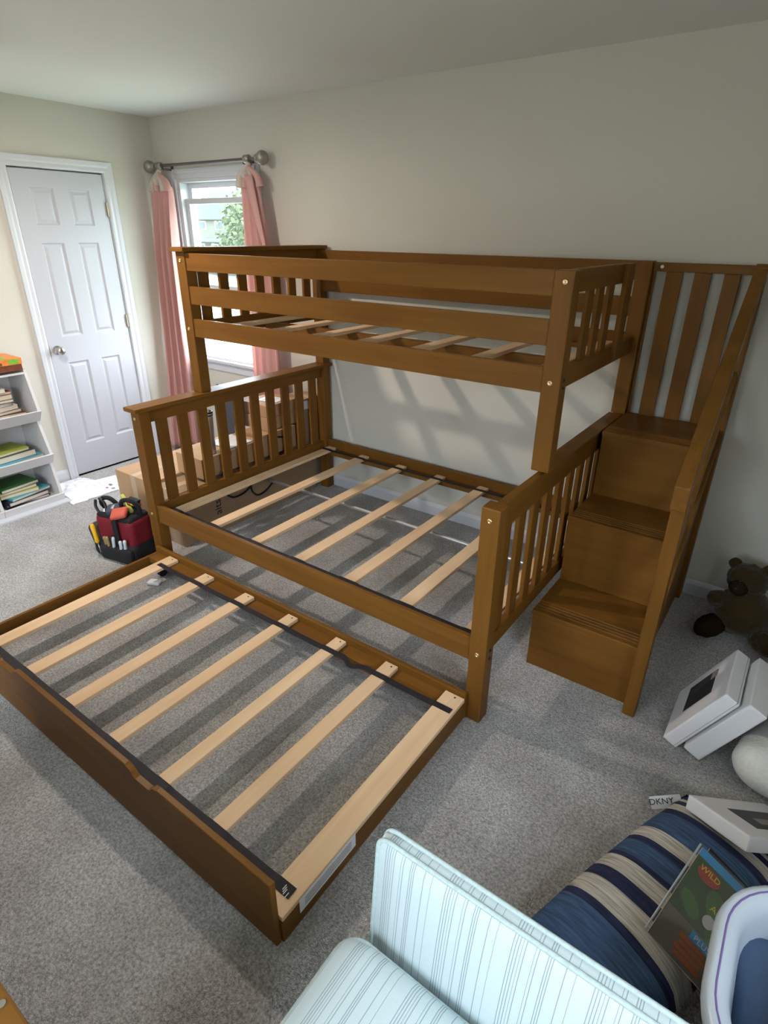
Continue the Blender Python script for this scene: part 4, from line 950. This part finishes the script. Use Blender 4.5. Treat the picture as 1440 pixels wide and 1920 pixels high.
# back cushion: an upright slab (thin), swollen on its seat side
def back_cushion():
    dx, dz, dy = SFX1 - SFX0, 0.48, 0.040
    b = rbox_bm(dx, dz, dy, 0.022, 14, 0.022)
    b.transform(Matrix.Rotation(R(90), 4, 'X'))      # local y -> z, local z -> -y
    b.transform(Matrix.Rotation(R(-5), 4, 'X'))
    return link('back_cushion', mesh_from_bm(b, 'back_cushion', True), M_SOFA, so, ((SFX0 + SFX1) / 2, -2.474, 0.420))
bkc = back_cushion()
def piping(nm, pts, parent, r=0.006):
    return wmesh(nm, tube_bm(pts, r, 8), M_PIPE, parent, True)
def loop_pts(hx, hy, r, n=6):
    out = []
    for cx_, cy_, a0 in ((hx - r, hy - r, 0), (-hx + r, hy - r, 90), (-hx + r, -hy + r, 180), (hx - r, -hy + r, 270)):
        for k in range(n + 1):
            a = R(a0 + 90 * k / n); out.append((cx_ + r * math.cos(a), cy_ + r * math.sin(a)))
    out.append(out[0]); return out
BM4 = Matrix.Translation(((SFX0 + SFX1) / 2, -2.474, 0.420)) @ Matrix.Rotation(R(-5), 4, 'X') @ Matrix.Rotation(R(90), 4, 'X')
for zz in (0.0135, -0.0135):
    piping('piping', [BM4 @ Vector((x, y, zz)) for x, y in loop_pts((SFX1 - SFX0) / 2 - 0.002, 0.240 - 0.002, 0.026)], bkc, 0.0050)
SY0 = -3.02
stc = cushion('seat_cushion', SFX0 - 0.035, SFX1, SY0, -2.520, 0.265, 0.425, 0.045, 0.030)
SM4 = Matrix.Translation(((SFX0 - 0.035 + SFX1) / 2, (SY0 - 2.520) / 2, 0.345))
for zz in (0.052, -0.052):
    piping('piping', [SM4 @ Vector((x, y, zz)) for x, y in loop_pts((SFX1 - SFX0 + 0.035) / 2 - 0.006, (-2.520 - SY0) / 2 - 0.006, 0.045)], stc, 0.0055)
box('base_frame', SFX0 + 0.0, SFX1 - 0.01, SY0 + 0.02, -2.43, 0.10, 0.262, M_SOFA, so, 0.012)
for x in (SFX0 + 0.06, SFX1 - 0.07):
    for y in (SY0 + 0.07, -2.48): cyl('leg', (x, y, 0), (x, y, 0.101), 0.022, WD[2], so, 14)

# ------------------------------------------------------------------ striped pillow on the floor
NAVY, BLUE, CREAM = (0.030, 0.036, 0.085, 1), (0.060, 0.105, 0.200, 1), (0.52, 0.48, 0.43, 1)
PSTOPS = [(0.0, BLUE), (0.19, NAVY), (0.222, CREAM), (0.308, NAVY), (0.367, CREAM), (0.439, NAVY), (0.462, BLUE), (0.545, NAVY), (0.575, CREAM), (0.644, BLUE), (0.775, NAVY), (0.817, CREAM), (0.875, NAVY), (0.907, CREAM), (0.937, NAVY)]
PL, PW, PT = 0.75, 0.345, 0.165
M_PILLOW = stripes('navy_cream_stripe', 1.0, [((a), c) for a, c in PSTOPS], axis=1, noise_amt=0.45, offset=0.0)
# stripe position runs 0..1 along the pillow's length: rescale inside the material
for nd in M_PILLOW.node_tree.nodes:
    if nd.type == 'MATH' and nd.operation == 'DIVIDE': nd.inputs[1].default_value = PL * 1.02
    if nd.type == 'MATH' and nd.operation == 'ADD': nd.inputs[1].default_value = PL * 0.51
pdir = Vector((0.362, 0.932, 0)).normalized(); pw = Vector((pdir.y, -pdir.x, 0))
PC = Vector((4.120, -2.112, 0)) + pdir * (PL / 2) + pw * (PW / 2) + Vector((0, 0, 0.105))
pil = thing('striped_pillow', (PC.x, PC.y, 0.0), 'navy and cream striped pillow on the carpet behind the sofa', 'pillow')
def pillow_bm():
    bm = bmesh.new(); nu, nv = 24, 36; top = []; bot = []
    for sgn, store in ((1, top), (-1, bot)):
        for i in range(nu + 1):
            row = []
            for j in range(nv + 1):
                u, v = i / nu * 2 - 1, j / nv * 2 - 1
                prof = max(0.0, (1 - abs(u) ** 2.6)) ** 0.55 * max(0.0, (1 - abs(v) ** 4.5)) ** 0.5
                prof *= 1 - 0.5 * max(0.0, v - 0.35) / 0.65
                x = u * PW / 2 * (1 - 0.06 * (1 - abs(u)) * abs(v)) * (1 - 0.05 * (abs(v) ** 6)); y = v * PL / 2 * (1 - 0.04 * (1 - u * u) * 0)
                z = sgn * prof * PT / 2 * (1.25 if sgn > 0 else 0.95)
                z += 0.004 * noise.noise(Vector((x * 12, y * 12, sgn * 3))) * prof
                row.append((x, y, z))
            store.append(row)
    V = {}
    def g(p):
        k = tuple(round(c, 5) for c in p)
        if k not in V: V[k] = bm.verts.new(p)
        return V[k]
    for store in (top, bot):
        for i in range(nu):
            for j in range(nv):
                f = [g(store[i][j]), g(store[i + 1][j]), g(store[i + 1][j + 1]), g(store[i][j + 1])]
                f2 = []
                [f2.append(q) for q in f if q not in f2]
                if len(f2) >= 3:
                    try: bm.faces.new(f2)
                    except ValueError: pass
    return bm
PM = frame(PC + Vector((0, 0, -0.03)), pw, pdir) @ Matrix.Rotation(R(-4), 4, 'Y')
o = link('pillow_body', mesh_from_bm(pillow_bm(), 'pillow', True), M_PILLOW); place(o, PM, pil)
# woven brand tag at the far end, paper tag at the near corner
tgm = frame((4.350, -1.475, 0.052), (0.085, 0.045, 0.030), (-0.05, 0.03, 0.07)); tgo = obox('brand_tag', (0.096, 0.040, 0.0015), M_WHITE, pil, tgm, 0.0004, 1)
tgo['label'] = 'white woven brand tag'
txt('brand_lettering', 'DKNY', 0.026, M_INK, tgo, frame(Vector((0, 0, 0)), (1, 0, 0), (0, 1, 0)), 0.0006, 1.05); pil_t = tgo.children[0]; pil_t.matrix_basis = Matrix.Translation((-0.013, 0.002, 0.0012))
def ribbon(nm, pts, width_dir, w, m, parent, th=0.0015):
    pts = spline(pts, 6); bm = bmesh.new(); rows = []; wd = Vector(width_dir).normalized() * w / 2
    for p in pts: rows.append([bm.verts.new(p - wd), bm.verts.new(p + wd)])
    for a, b in zip(rows, rows[1:]): bm.faces.new((a[0], a[1], b[1], b[0]))
    o = wmesh(nm, bm, m, parent, True); o.modifiers.new('thickness', 'SOLIDIFY').thickness = th; return o
tgp = ribbon('care_tag', [(4.365, -1.955, 0.125), (4.385, -2.03, 0.130), (4.405, -2.10, 0.085), (4.398, -2.125, 0.055), (4.380, -2.118, 0.062)], (0.9, -0.30, -0.25), 0.062, M_WHITE, pil)
tgp['label'] = 'folded white care tag'

# flat white box resting on the far end of the pillow
fe1 = Vector((0.162, -0.116, 0.070)); fe2 = Vector((0.235, 0.197, -0.100)); fe3 = fe1.cross(fe2).normalized(); FB1, FB2, FB3 = fe1.length, 0.33, 0.046
mw = frame(Vector((4.387, -1.512, 0.170)) + fe1 / 2 + fe2.normalized() * FB2 / 2 - fe3 * FB3 / 2, fe1, fe2)
fbx = thing('flat_box', (4.56, -1.43, 0.12), 'white flat box with grey picture lying on the striped pillow', 'box')
obox('box_body', (FB1, FB2, FB3), M_WHITE, fbx, mw, 0.006, 2)
obox('picture', (0.10, 0.20, 0.0008), M_DARKPRINT, fbx, mw @ Matrix.Translation((0.01, 0.02, FB3 / 2 + 0.0004)), 0); obox('picture_highlight', (0.03, 0.06, 0.0008), M_GREYINK, fbx, mw @ Matrix.Translation((0.02, 0.0, FB3 / 2 + 0.0010)), 0)

# magazine in a clear sleeve leaning on the pillow
TL, BL, BR = Vector((4.445, -1.745, 0.240)), Vector((4.408, -2.020, 0.180)), Vector((4.528, -2.040, 0.130))
ex = (BR - BL).normalized(); ey = (TL - BL).normalized(); MW_, MH_ = 0.205, (TL - BL).length
mgm = frame(BL + ex * (MW_ / 2) + ey * (MH_ / 2) + ex.cross(ey).normalized() * 0.012, ex, ey)
M_MAGG = colour('cover_green', 38, 78, 40, 0.35, 0.45, 16); M_MAGB = colour('cover_blue', 40, 150, 215, 0.3); M_MAGK = colour('cover_dark', 26, 26, 30, 0.4); M_MAGY = colour('print_yellow', 225, 200, 40); M_MAGR = colour('print_red', 170, 40, 40); M_MAGO = colour('print_deep_orange', 170, 85, 25, 0.5, 0.3); M_MAGT = colour('cover_taupe', 105, 95, 82, 0.4, 0.2); M_LEAF = colour('cover_leaf', 60, 115, 50, 0.4, 0.3)
mg = thing('magazine', (4.5, -1.9, 0.06), 'green and blue kids magazine leaning on the striped pillow by the tub', 'magazine')
obox('pages', (MW_, MH_, 0.006), M_PAGES, mg, mgm, 0.0005, 1)
cv = obox('cover', (MW_, MH_, 0.001), M_MAGG, mg, mgm @ Matrix.Translation((0, 0, 0.0036)), 0)
def mprint(nm, x, y, w, h, m, lift=0.0044, rz=0.0): return obox(nm, (w, h, 0.0004), m, mg, mgm @ Matrix.Translation((x * MW_, y * MH_, lift)) @ Matrix.Rotation(rz, 4, 'Z'), 0)
mprint('header_band', 0, 0.455, MW_, MH_ * 0.085, M_MAGB); mprint('lower_field', 0, -0.33, MW_, MH_ * 0.34, M_MAGT)
for x, y, w, h, rz in ((-0.05, 0.12, 0.05, 0.09, 0.5), (0.20, 0.05, 0.045, 0.10, -0.4), (-0.30, -0.02, 0.04, 0.07, 0.9), (0.08, -0.08, 0.05, 0.06, 0.2)):
    lf = lathe_bm([(0.5, 0), (0.5, 0.0004)], 14); lf.transform(Matrix.Diagonal((w, h, 1, 1))); q = link('leaf_print', mesh_from_bm(lf, 'leaf'), M_LEAF); place(q, mgm @ Matrix.Translation((x * MW_, y * MH_, 0.0046)) @ Matrix.Rotation(rz, 4, 'Z'), mg)
bd = lathe_bm([(0.5, 0), (0.5, 0.0004)], 20); bd.transform(Matrix.Diagonal((0.062, 0.042, 1, 1))); q = link('title_badge', mesh_from_bm(bd, 'badge'), M_MAGR); place(q, mgm @ Matrix.Translation((-0.28 * MW_, 0.31 * MH_, 0.0050)), mg)
txt('title', 'WILD', 0.022, M_MAGY, mg, mgm @ Matrix.Translation((-0.28 * MW_, 0.335 * MH_, 0.0058)), 0.0003)
txt('headline', 'SU', 0.024, M_MAGY, mg, mgm @ Matrix.Translation((0.09 * MW_, 0.190 * MH_, 0.0056)), 0.0003); txt('headline', 'AND', 0.024, M_MAGY, mg, mgm @ Matrix.Translation((0.02 * MW_, 0.105 * MH_, 0.0056)), 0.0003)
sl = lathe_bm([(0.5, 0), (0.5, 0.0004)], 20); sl.transform(Matrix.Diagonal((0.030, 0.034, 1, 1))); q = link('round_sticker', mesh_from_bm(sl, 'sticker'), M_WHITE); place(q, mgm @ Matrix.Translation((-0.05 * MW_, -0.02 * MH_, 0.0056)), mg)
mprint('plus_band', 0.02, -0.22, 0.066, 0.022, M_MAGB, 0.0049, -0.05); txt('plus', 'PLUS!', 0.020, M_WHITE, mg, mgm @ Matrix.Translation((0.02 * MW_, -0.22 * MH_, 0.0056)), 0.0003)
for k in range(4):
    for j in range(4): mprint('block_letter', -0.20 + 0.085 * j + 0.03 * (k % 2), -0.285 - 0.052 * k, 0.016, 0.0115, M_MAGO, 0.0050)
def sleeve_mat():
    m, nt, b = base_mat('clear_sleeve'); N, L = nt.nodes, nt.links; out = N['Material Output']
    t_ = N.new('ShaderNodeBsdfTransparent'); g_ = N.new('ShaderNodeBsdfGlossy'); g_.inputs['Roughness'].default_value = 0.12
    mx = N.new('ShaderNodeMixShader'); mx.inputs['Fac'].default_value = 0.07; L.new(t_.outputs[0], mx.inputs[1]); L.new(g_.outputs[0], mx.inputs[2]); L.new(mx.outputs[0], out.inputs['Surface']); return m
M_SLEEVE = sleeve_mat()
obox('sleeve', (MW_ + 0.02, MH_ + 0.008, 0.0006), M_SLEEVE, mg, mgm @ Matrix.Translation((0, 0, 0.0074)), 0)
piping_ = tube_bm([(-MW_ / 2 - 0.009, -MH_ / 2, 0.006), (-MW_ / 2 - 0.009, MH_ / 2, 0.006)], 0.003, 6); q = link('sleeve_edge', mesh_from_bm(piping_, 'edge', True), M_CLEARW); place(q, mgm, mg)
m2 = thing('magazine', (4.5, -1.9, 0.05), 'black magazine behind the green one on the striped pillow', 'magazine')
m2m = mgm @ Matrix.Translation((0.012, 0.016, -0.007)) @ Matrix.Rotation(R(-2), 4, 'Z')
obox('pages', (MW_, MH_, 0.004), M_PAGES, m2, m2m, 0.0005, 1); obox('cover', (MW_, MH_, 0.001), M_MAGK, m2, m2m @ Matrix.Translation((0, 0, 0.0026)), 0)

# ------------------------------------------------------------------ storage tub with blue clothes
tubx0, tubx1, tuby0, tuby1, tubz = 4.500, 4.960, -2.392, -1.905, 0.45
tub = thing('storage_tub', ((tubx0 + tubx1) / 2, (tuby0 + tuby1) / 2, 0), 'pale lavender plastic tub holding blue clothes beside the sofa', 'tub')
def rr(x0, x1, y0, y1, r, n=10):
    pts = []
    for cx_, cy_, a0 in ((x1 - r, y1 - r, 0), (x0 + r, y1 - r, 90), (x0 + r, y0 + r, 180), (x1 - r, y0 + r, 270)):
        for k in range(n + 1):
            a = R(a0 + 90 * k / n); pts.append((cx_ + r * math.cos(a), cy_ + r * math.sin(a)))
    return pts
def loft(levels):
    """levels: (inset, z, radius) rings of the tub, from outside bottom over the rim to the inside bottom"""
    bm = bmesh.new(); rings = []
    for ins, z, r in levels: rings.append([bm.verts.new((x, y, z)) for x, y in rr(tubx0 + ins, tubx1 - ins, tuby0 + ins, tuby1 - ins, r)])
    n = len(rings[0])
    for a, b in zip(rings, rings[1:]):
        for k in range(n): bm.faces.new((a[k], a[(k + 1) % n], b[(k + 1) % n], b[k]))
    bm.faces.new(rings[0][::-1]); bm.faces.new(rings[-1]); return bm
wmesh('tub_shell', loft([(0.125, 0.002, 0.09), (0.030, 0.40, 0.165), (0.012, 0.405, 0.17), (0.004, 0.41, 0.175), (0.0, 0.425, 0.18), (0.004, tubz - 0.006, 0.175), (0.012, tubz, 0.17), (0.030, tubz, 0.155), (0.042, tubz - 0.008, 0.145), (0.050, 0.42, 0.14), (0.138, 0.012, 0.08)]), M_TUB, tub, True)
ln = [(x, y, tubz - 0.0005) for x, y in rr(tubx0 + 0.020, tubx1 - 0.020, tuby0 + 0.020, tuby1 - 0.020, 0.163)]; ln.append(ln[0])
wmesh('rim_line', tube_bm(ln, 0.0022, 6), M_TUBLINE, tub, True)
b = rbox_bm(0.33, 0.35, 0.20, 0.07, 12, 0.02, 0.02, 6); bl1 = wmesh('folded_clothes', b, M_BLUECLOTH, None, True); bl1.location = (4.725, -2.150, 0.285); bl1.rotation_euler = (0, 0, R(10)); tag(bl1, 'slate blue folded cloth filling the tub', 'clothes')
b = rbox_bm(0.22, 0.25, 0.10, 0.045, 12, 0.02, 0.016, 8); bl2 = wmesh('folded_clothes', b, M_BLUECLOTH2, None, True); bl2.location = (4.745, -2.205, 0.432); bl2.rotation_euler = (0, 0, R(-14)); tag(bl2, 'grey blue folded cloth on top inside the tub', 'clothes')

# ------------------------------------------------------------------ dresser corner at the lower left of the view
ds = thing('dresser', (3.25, -3.25, 0), 'brown wooden dresser seen at the bottom left corner', 'dresser')
box('dresser_body', 2.32, 3.70, -3.44, -3.040, 0.05, 0.72, WD, ds, 0.004); box('dresser_top', 2.30, 3.735, -3.46, -3.018, 0.72, 0.745, WD, ds, 0.004)  # unseen left length added to shade the trundle front panel
for x in (2.38, 3.64):
    for y in (-3.40, -3.08): box('foot', x - 0.02, x + 0.02, y - 0.02, y + 0.02, 0, 0.05, WD, ds, 0.003)
for k in range(2):
    z0 = 0.10 + 0.31 * k; dr = box('drawer', 2.35, 3.67, -3.458, -3.44, z0, z0 + 0.28, WD, ds, 0.004)
    for x in (2.70, 3.32): cyl('knob', (x, -3.458, z0 + 0.14), (x, -3.482, z0 + 0.14), 0.014, M_NICKEL, dr, 14)
cyl('cam_screw', (3.672, -3.030, 0.7445), (3.672, -3.030, 0.7462), 0.006, M_NICKEL, ds, 12)

# ------------------------------------------------------------------ outdoors, seen through the window
M_LAWN = colour('lawn', 150, 155, 132, 0.9, 0.12, 0.5); M_ROOF = colour('roof_shingle', 76, 77, 77, 0.9, 0.1, 2); M_SIDING = colour('siding', 84, 83, 76, 0.8, 0.05, 2); M_OWIN = colour('dark_window', 48, 60, 70, 0.5); M_LEAVES = colour('leaves_yellow', 74, 80, 58, 0.9, 0.2, 1.5); M_LEAVES2 = colour('leaves_green', 58, 70, 62, 0.9, 0.2, 1.5); M_BARK = colour('bark', 110, 95, 80, 0.9, 0.2, 3)
GZ = -3.2
tag(box('ground_lawn', -160, 160, 0.5, 170, GZ - 0.2, GZ, M_LAWN, None, 0), 'sunlit lawn outside the window', kind='structure')
tag(box('ground_lawn', -60, 60, -60, 0.5, GZ - 0.2, GZ, M_LAWN, None, 0), 'lawn around the house outside', kind='structure')
sky_block = thing('house', (2.5, -20, GZ), 'unseen house shape added behind the camera to block low sky', 'house')  # unseen block added to cut low sky light through the wide window
M_BLOCK_WALL = colour('sky_block_cream', 160, 157, 148, 0.8, 0.05, 2); M_BLOCK_ROOF = colour('sky_block_pale', 150, 150, 152, 0.9, 0.1, 2)
box('wall', -16, 21, -26, -17, GZ, 3.0, M_BLOCK_WALL, sky_block, 0); wmesh('roof', prism_bm([(-26.6, 3.0), (-16.4, 3.0), (-21.5, 5.2)], 0, -16.5, 21.5), M_BLOCK_ROOF, sky_block)
hs = thing('house', (-52.5, 50, GZ), 'pale sided house across the lawn seen through the window', 'house')
box('wall', -58.0, -47.0, 45.0, 54.0, GZ, 2.8, M_SIDING, hs, 0)
def gable(nm, x0, x1, y0, y1, z0, z1, slope_x):
    poly = [(x0 - 0.5, z0), (x0 + slope_x, z1), (x1 - slope_x, z1), (x1 + 0.5, z0)]
    return wmesh(nm, prism_bm(poly, 1, y0 - 0.5, y1 + 0.5), M_ROOF, hs)
gable('roof', -58.0, -47.0, 45.0, 54.0, 2.8, 5.6, 3.4)
for x in (-57.3, -54.2, -51.0):
    w_ = box('window', x, x + 1.5, 44.93, 45.0, 1.75, 2.65, M_TRIM, hs, 0); box('pane', x + 0.12, x + 1.38, 44.88, 44.93, 1.83, 2.57, M_OWIN, w_, 0)
box('porch_roof', -58.2, -47.0, 43.0, 45.0, 0.55, 0.85, M_ROOF, hs, 0)
for x in (-57.6, -55.2, -52.4):
    w_ = box('window', x, x + 1.2, 44.93, 45.0, -1.2, 0.3, M_TRIM, hs, 0); box('pane', x + 0.1, x + 1.1, 44.88, 44.93, -1.1, 0.2, M_OWIN, w_, 0)
def tree(name, x, y, h, r, m, label, seed):
    t = thing(name, (x, y, GZ), label, 'tree', 'trees outside the window')
    link('trunk', mesh_from_bm(tube_bm([(0, 0, 0), (0.1, 0, h * 0.35), (0, 0.1, h * 0.75)], [0.28, 0.2, 0.08], 8), 'trunk', True), M_BARK, t, (x, y, GZ))
    bm = bmesh.new(); rnd = random.Random(seed)
    for k in range(1700):
        th, ph, rr_ = rnd.uniform(0, 6.283), math.acos(rnd.uniform(-1, 1)), r * rnd.uniform(0.55, 1.0)
        c = Vector((rr_ * math.sin(ph) * math.cos(th), rr_ * math.sin(ph) * math.sin(th), h * 0.68 + 0.95 * rr_ * math.cos(ph)))
        c += Vector((0.25 * r * math.sin(k), 0.25 * r * math.cos(k * 1.7), 0))
        a = Vector((rnd.uniform(-1, 1), rnd.uniform(-1, 1), rnd.uniform(-1, 1))).normalized() * rnd.uniform(0.10, 0.22) * (r / 2.2); b = a.orthogonal().normalized() * a.length * 0.7
        bm.faces.new([bm.verts.new(c + a), bm.verts.new(c + b), bm.verts.new(c - a), bm.verts.new(c - b)])
    o = link('crown', mesh_from_bm(bm, 'crown'), m, t, (x, y, GZ)); o['kind'] = 'stuff'
    return t
tree('tree', -41.9, 38.0, 5.6, 2.1, M_LEAVES, 'yellow green leafy tree in front of the house', 1)
tree('tree', -66.0, 50.0, 8.4, 2.6, M_LEAVES2, 'dark green tree left of the house roof', 2)
tree('tree', -70.0, 66.0, 12.0, 3.4, M_LEAVES2, 'tall pale green tree behind the house', 3)
tree('tree', -35.5, 34.0, 8.5, 2.6, M_LEAVES, 'yellow green tree nearest the bed side curtain', 4)
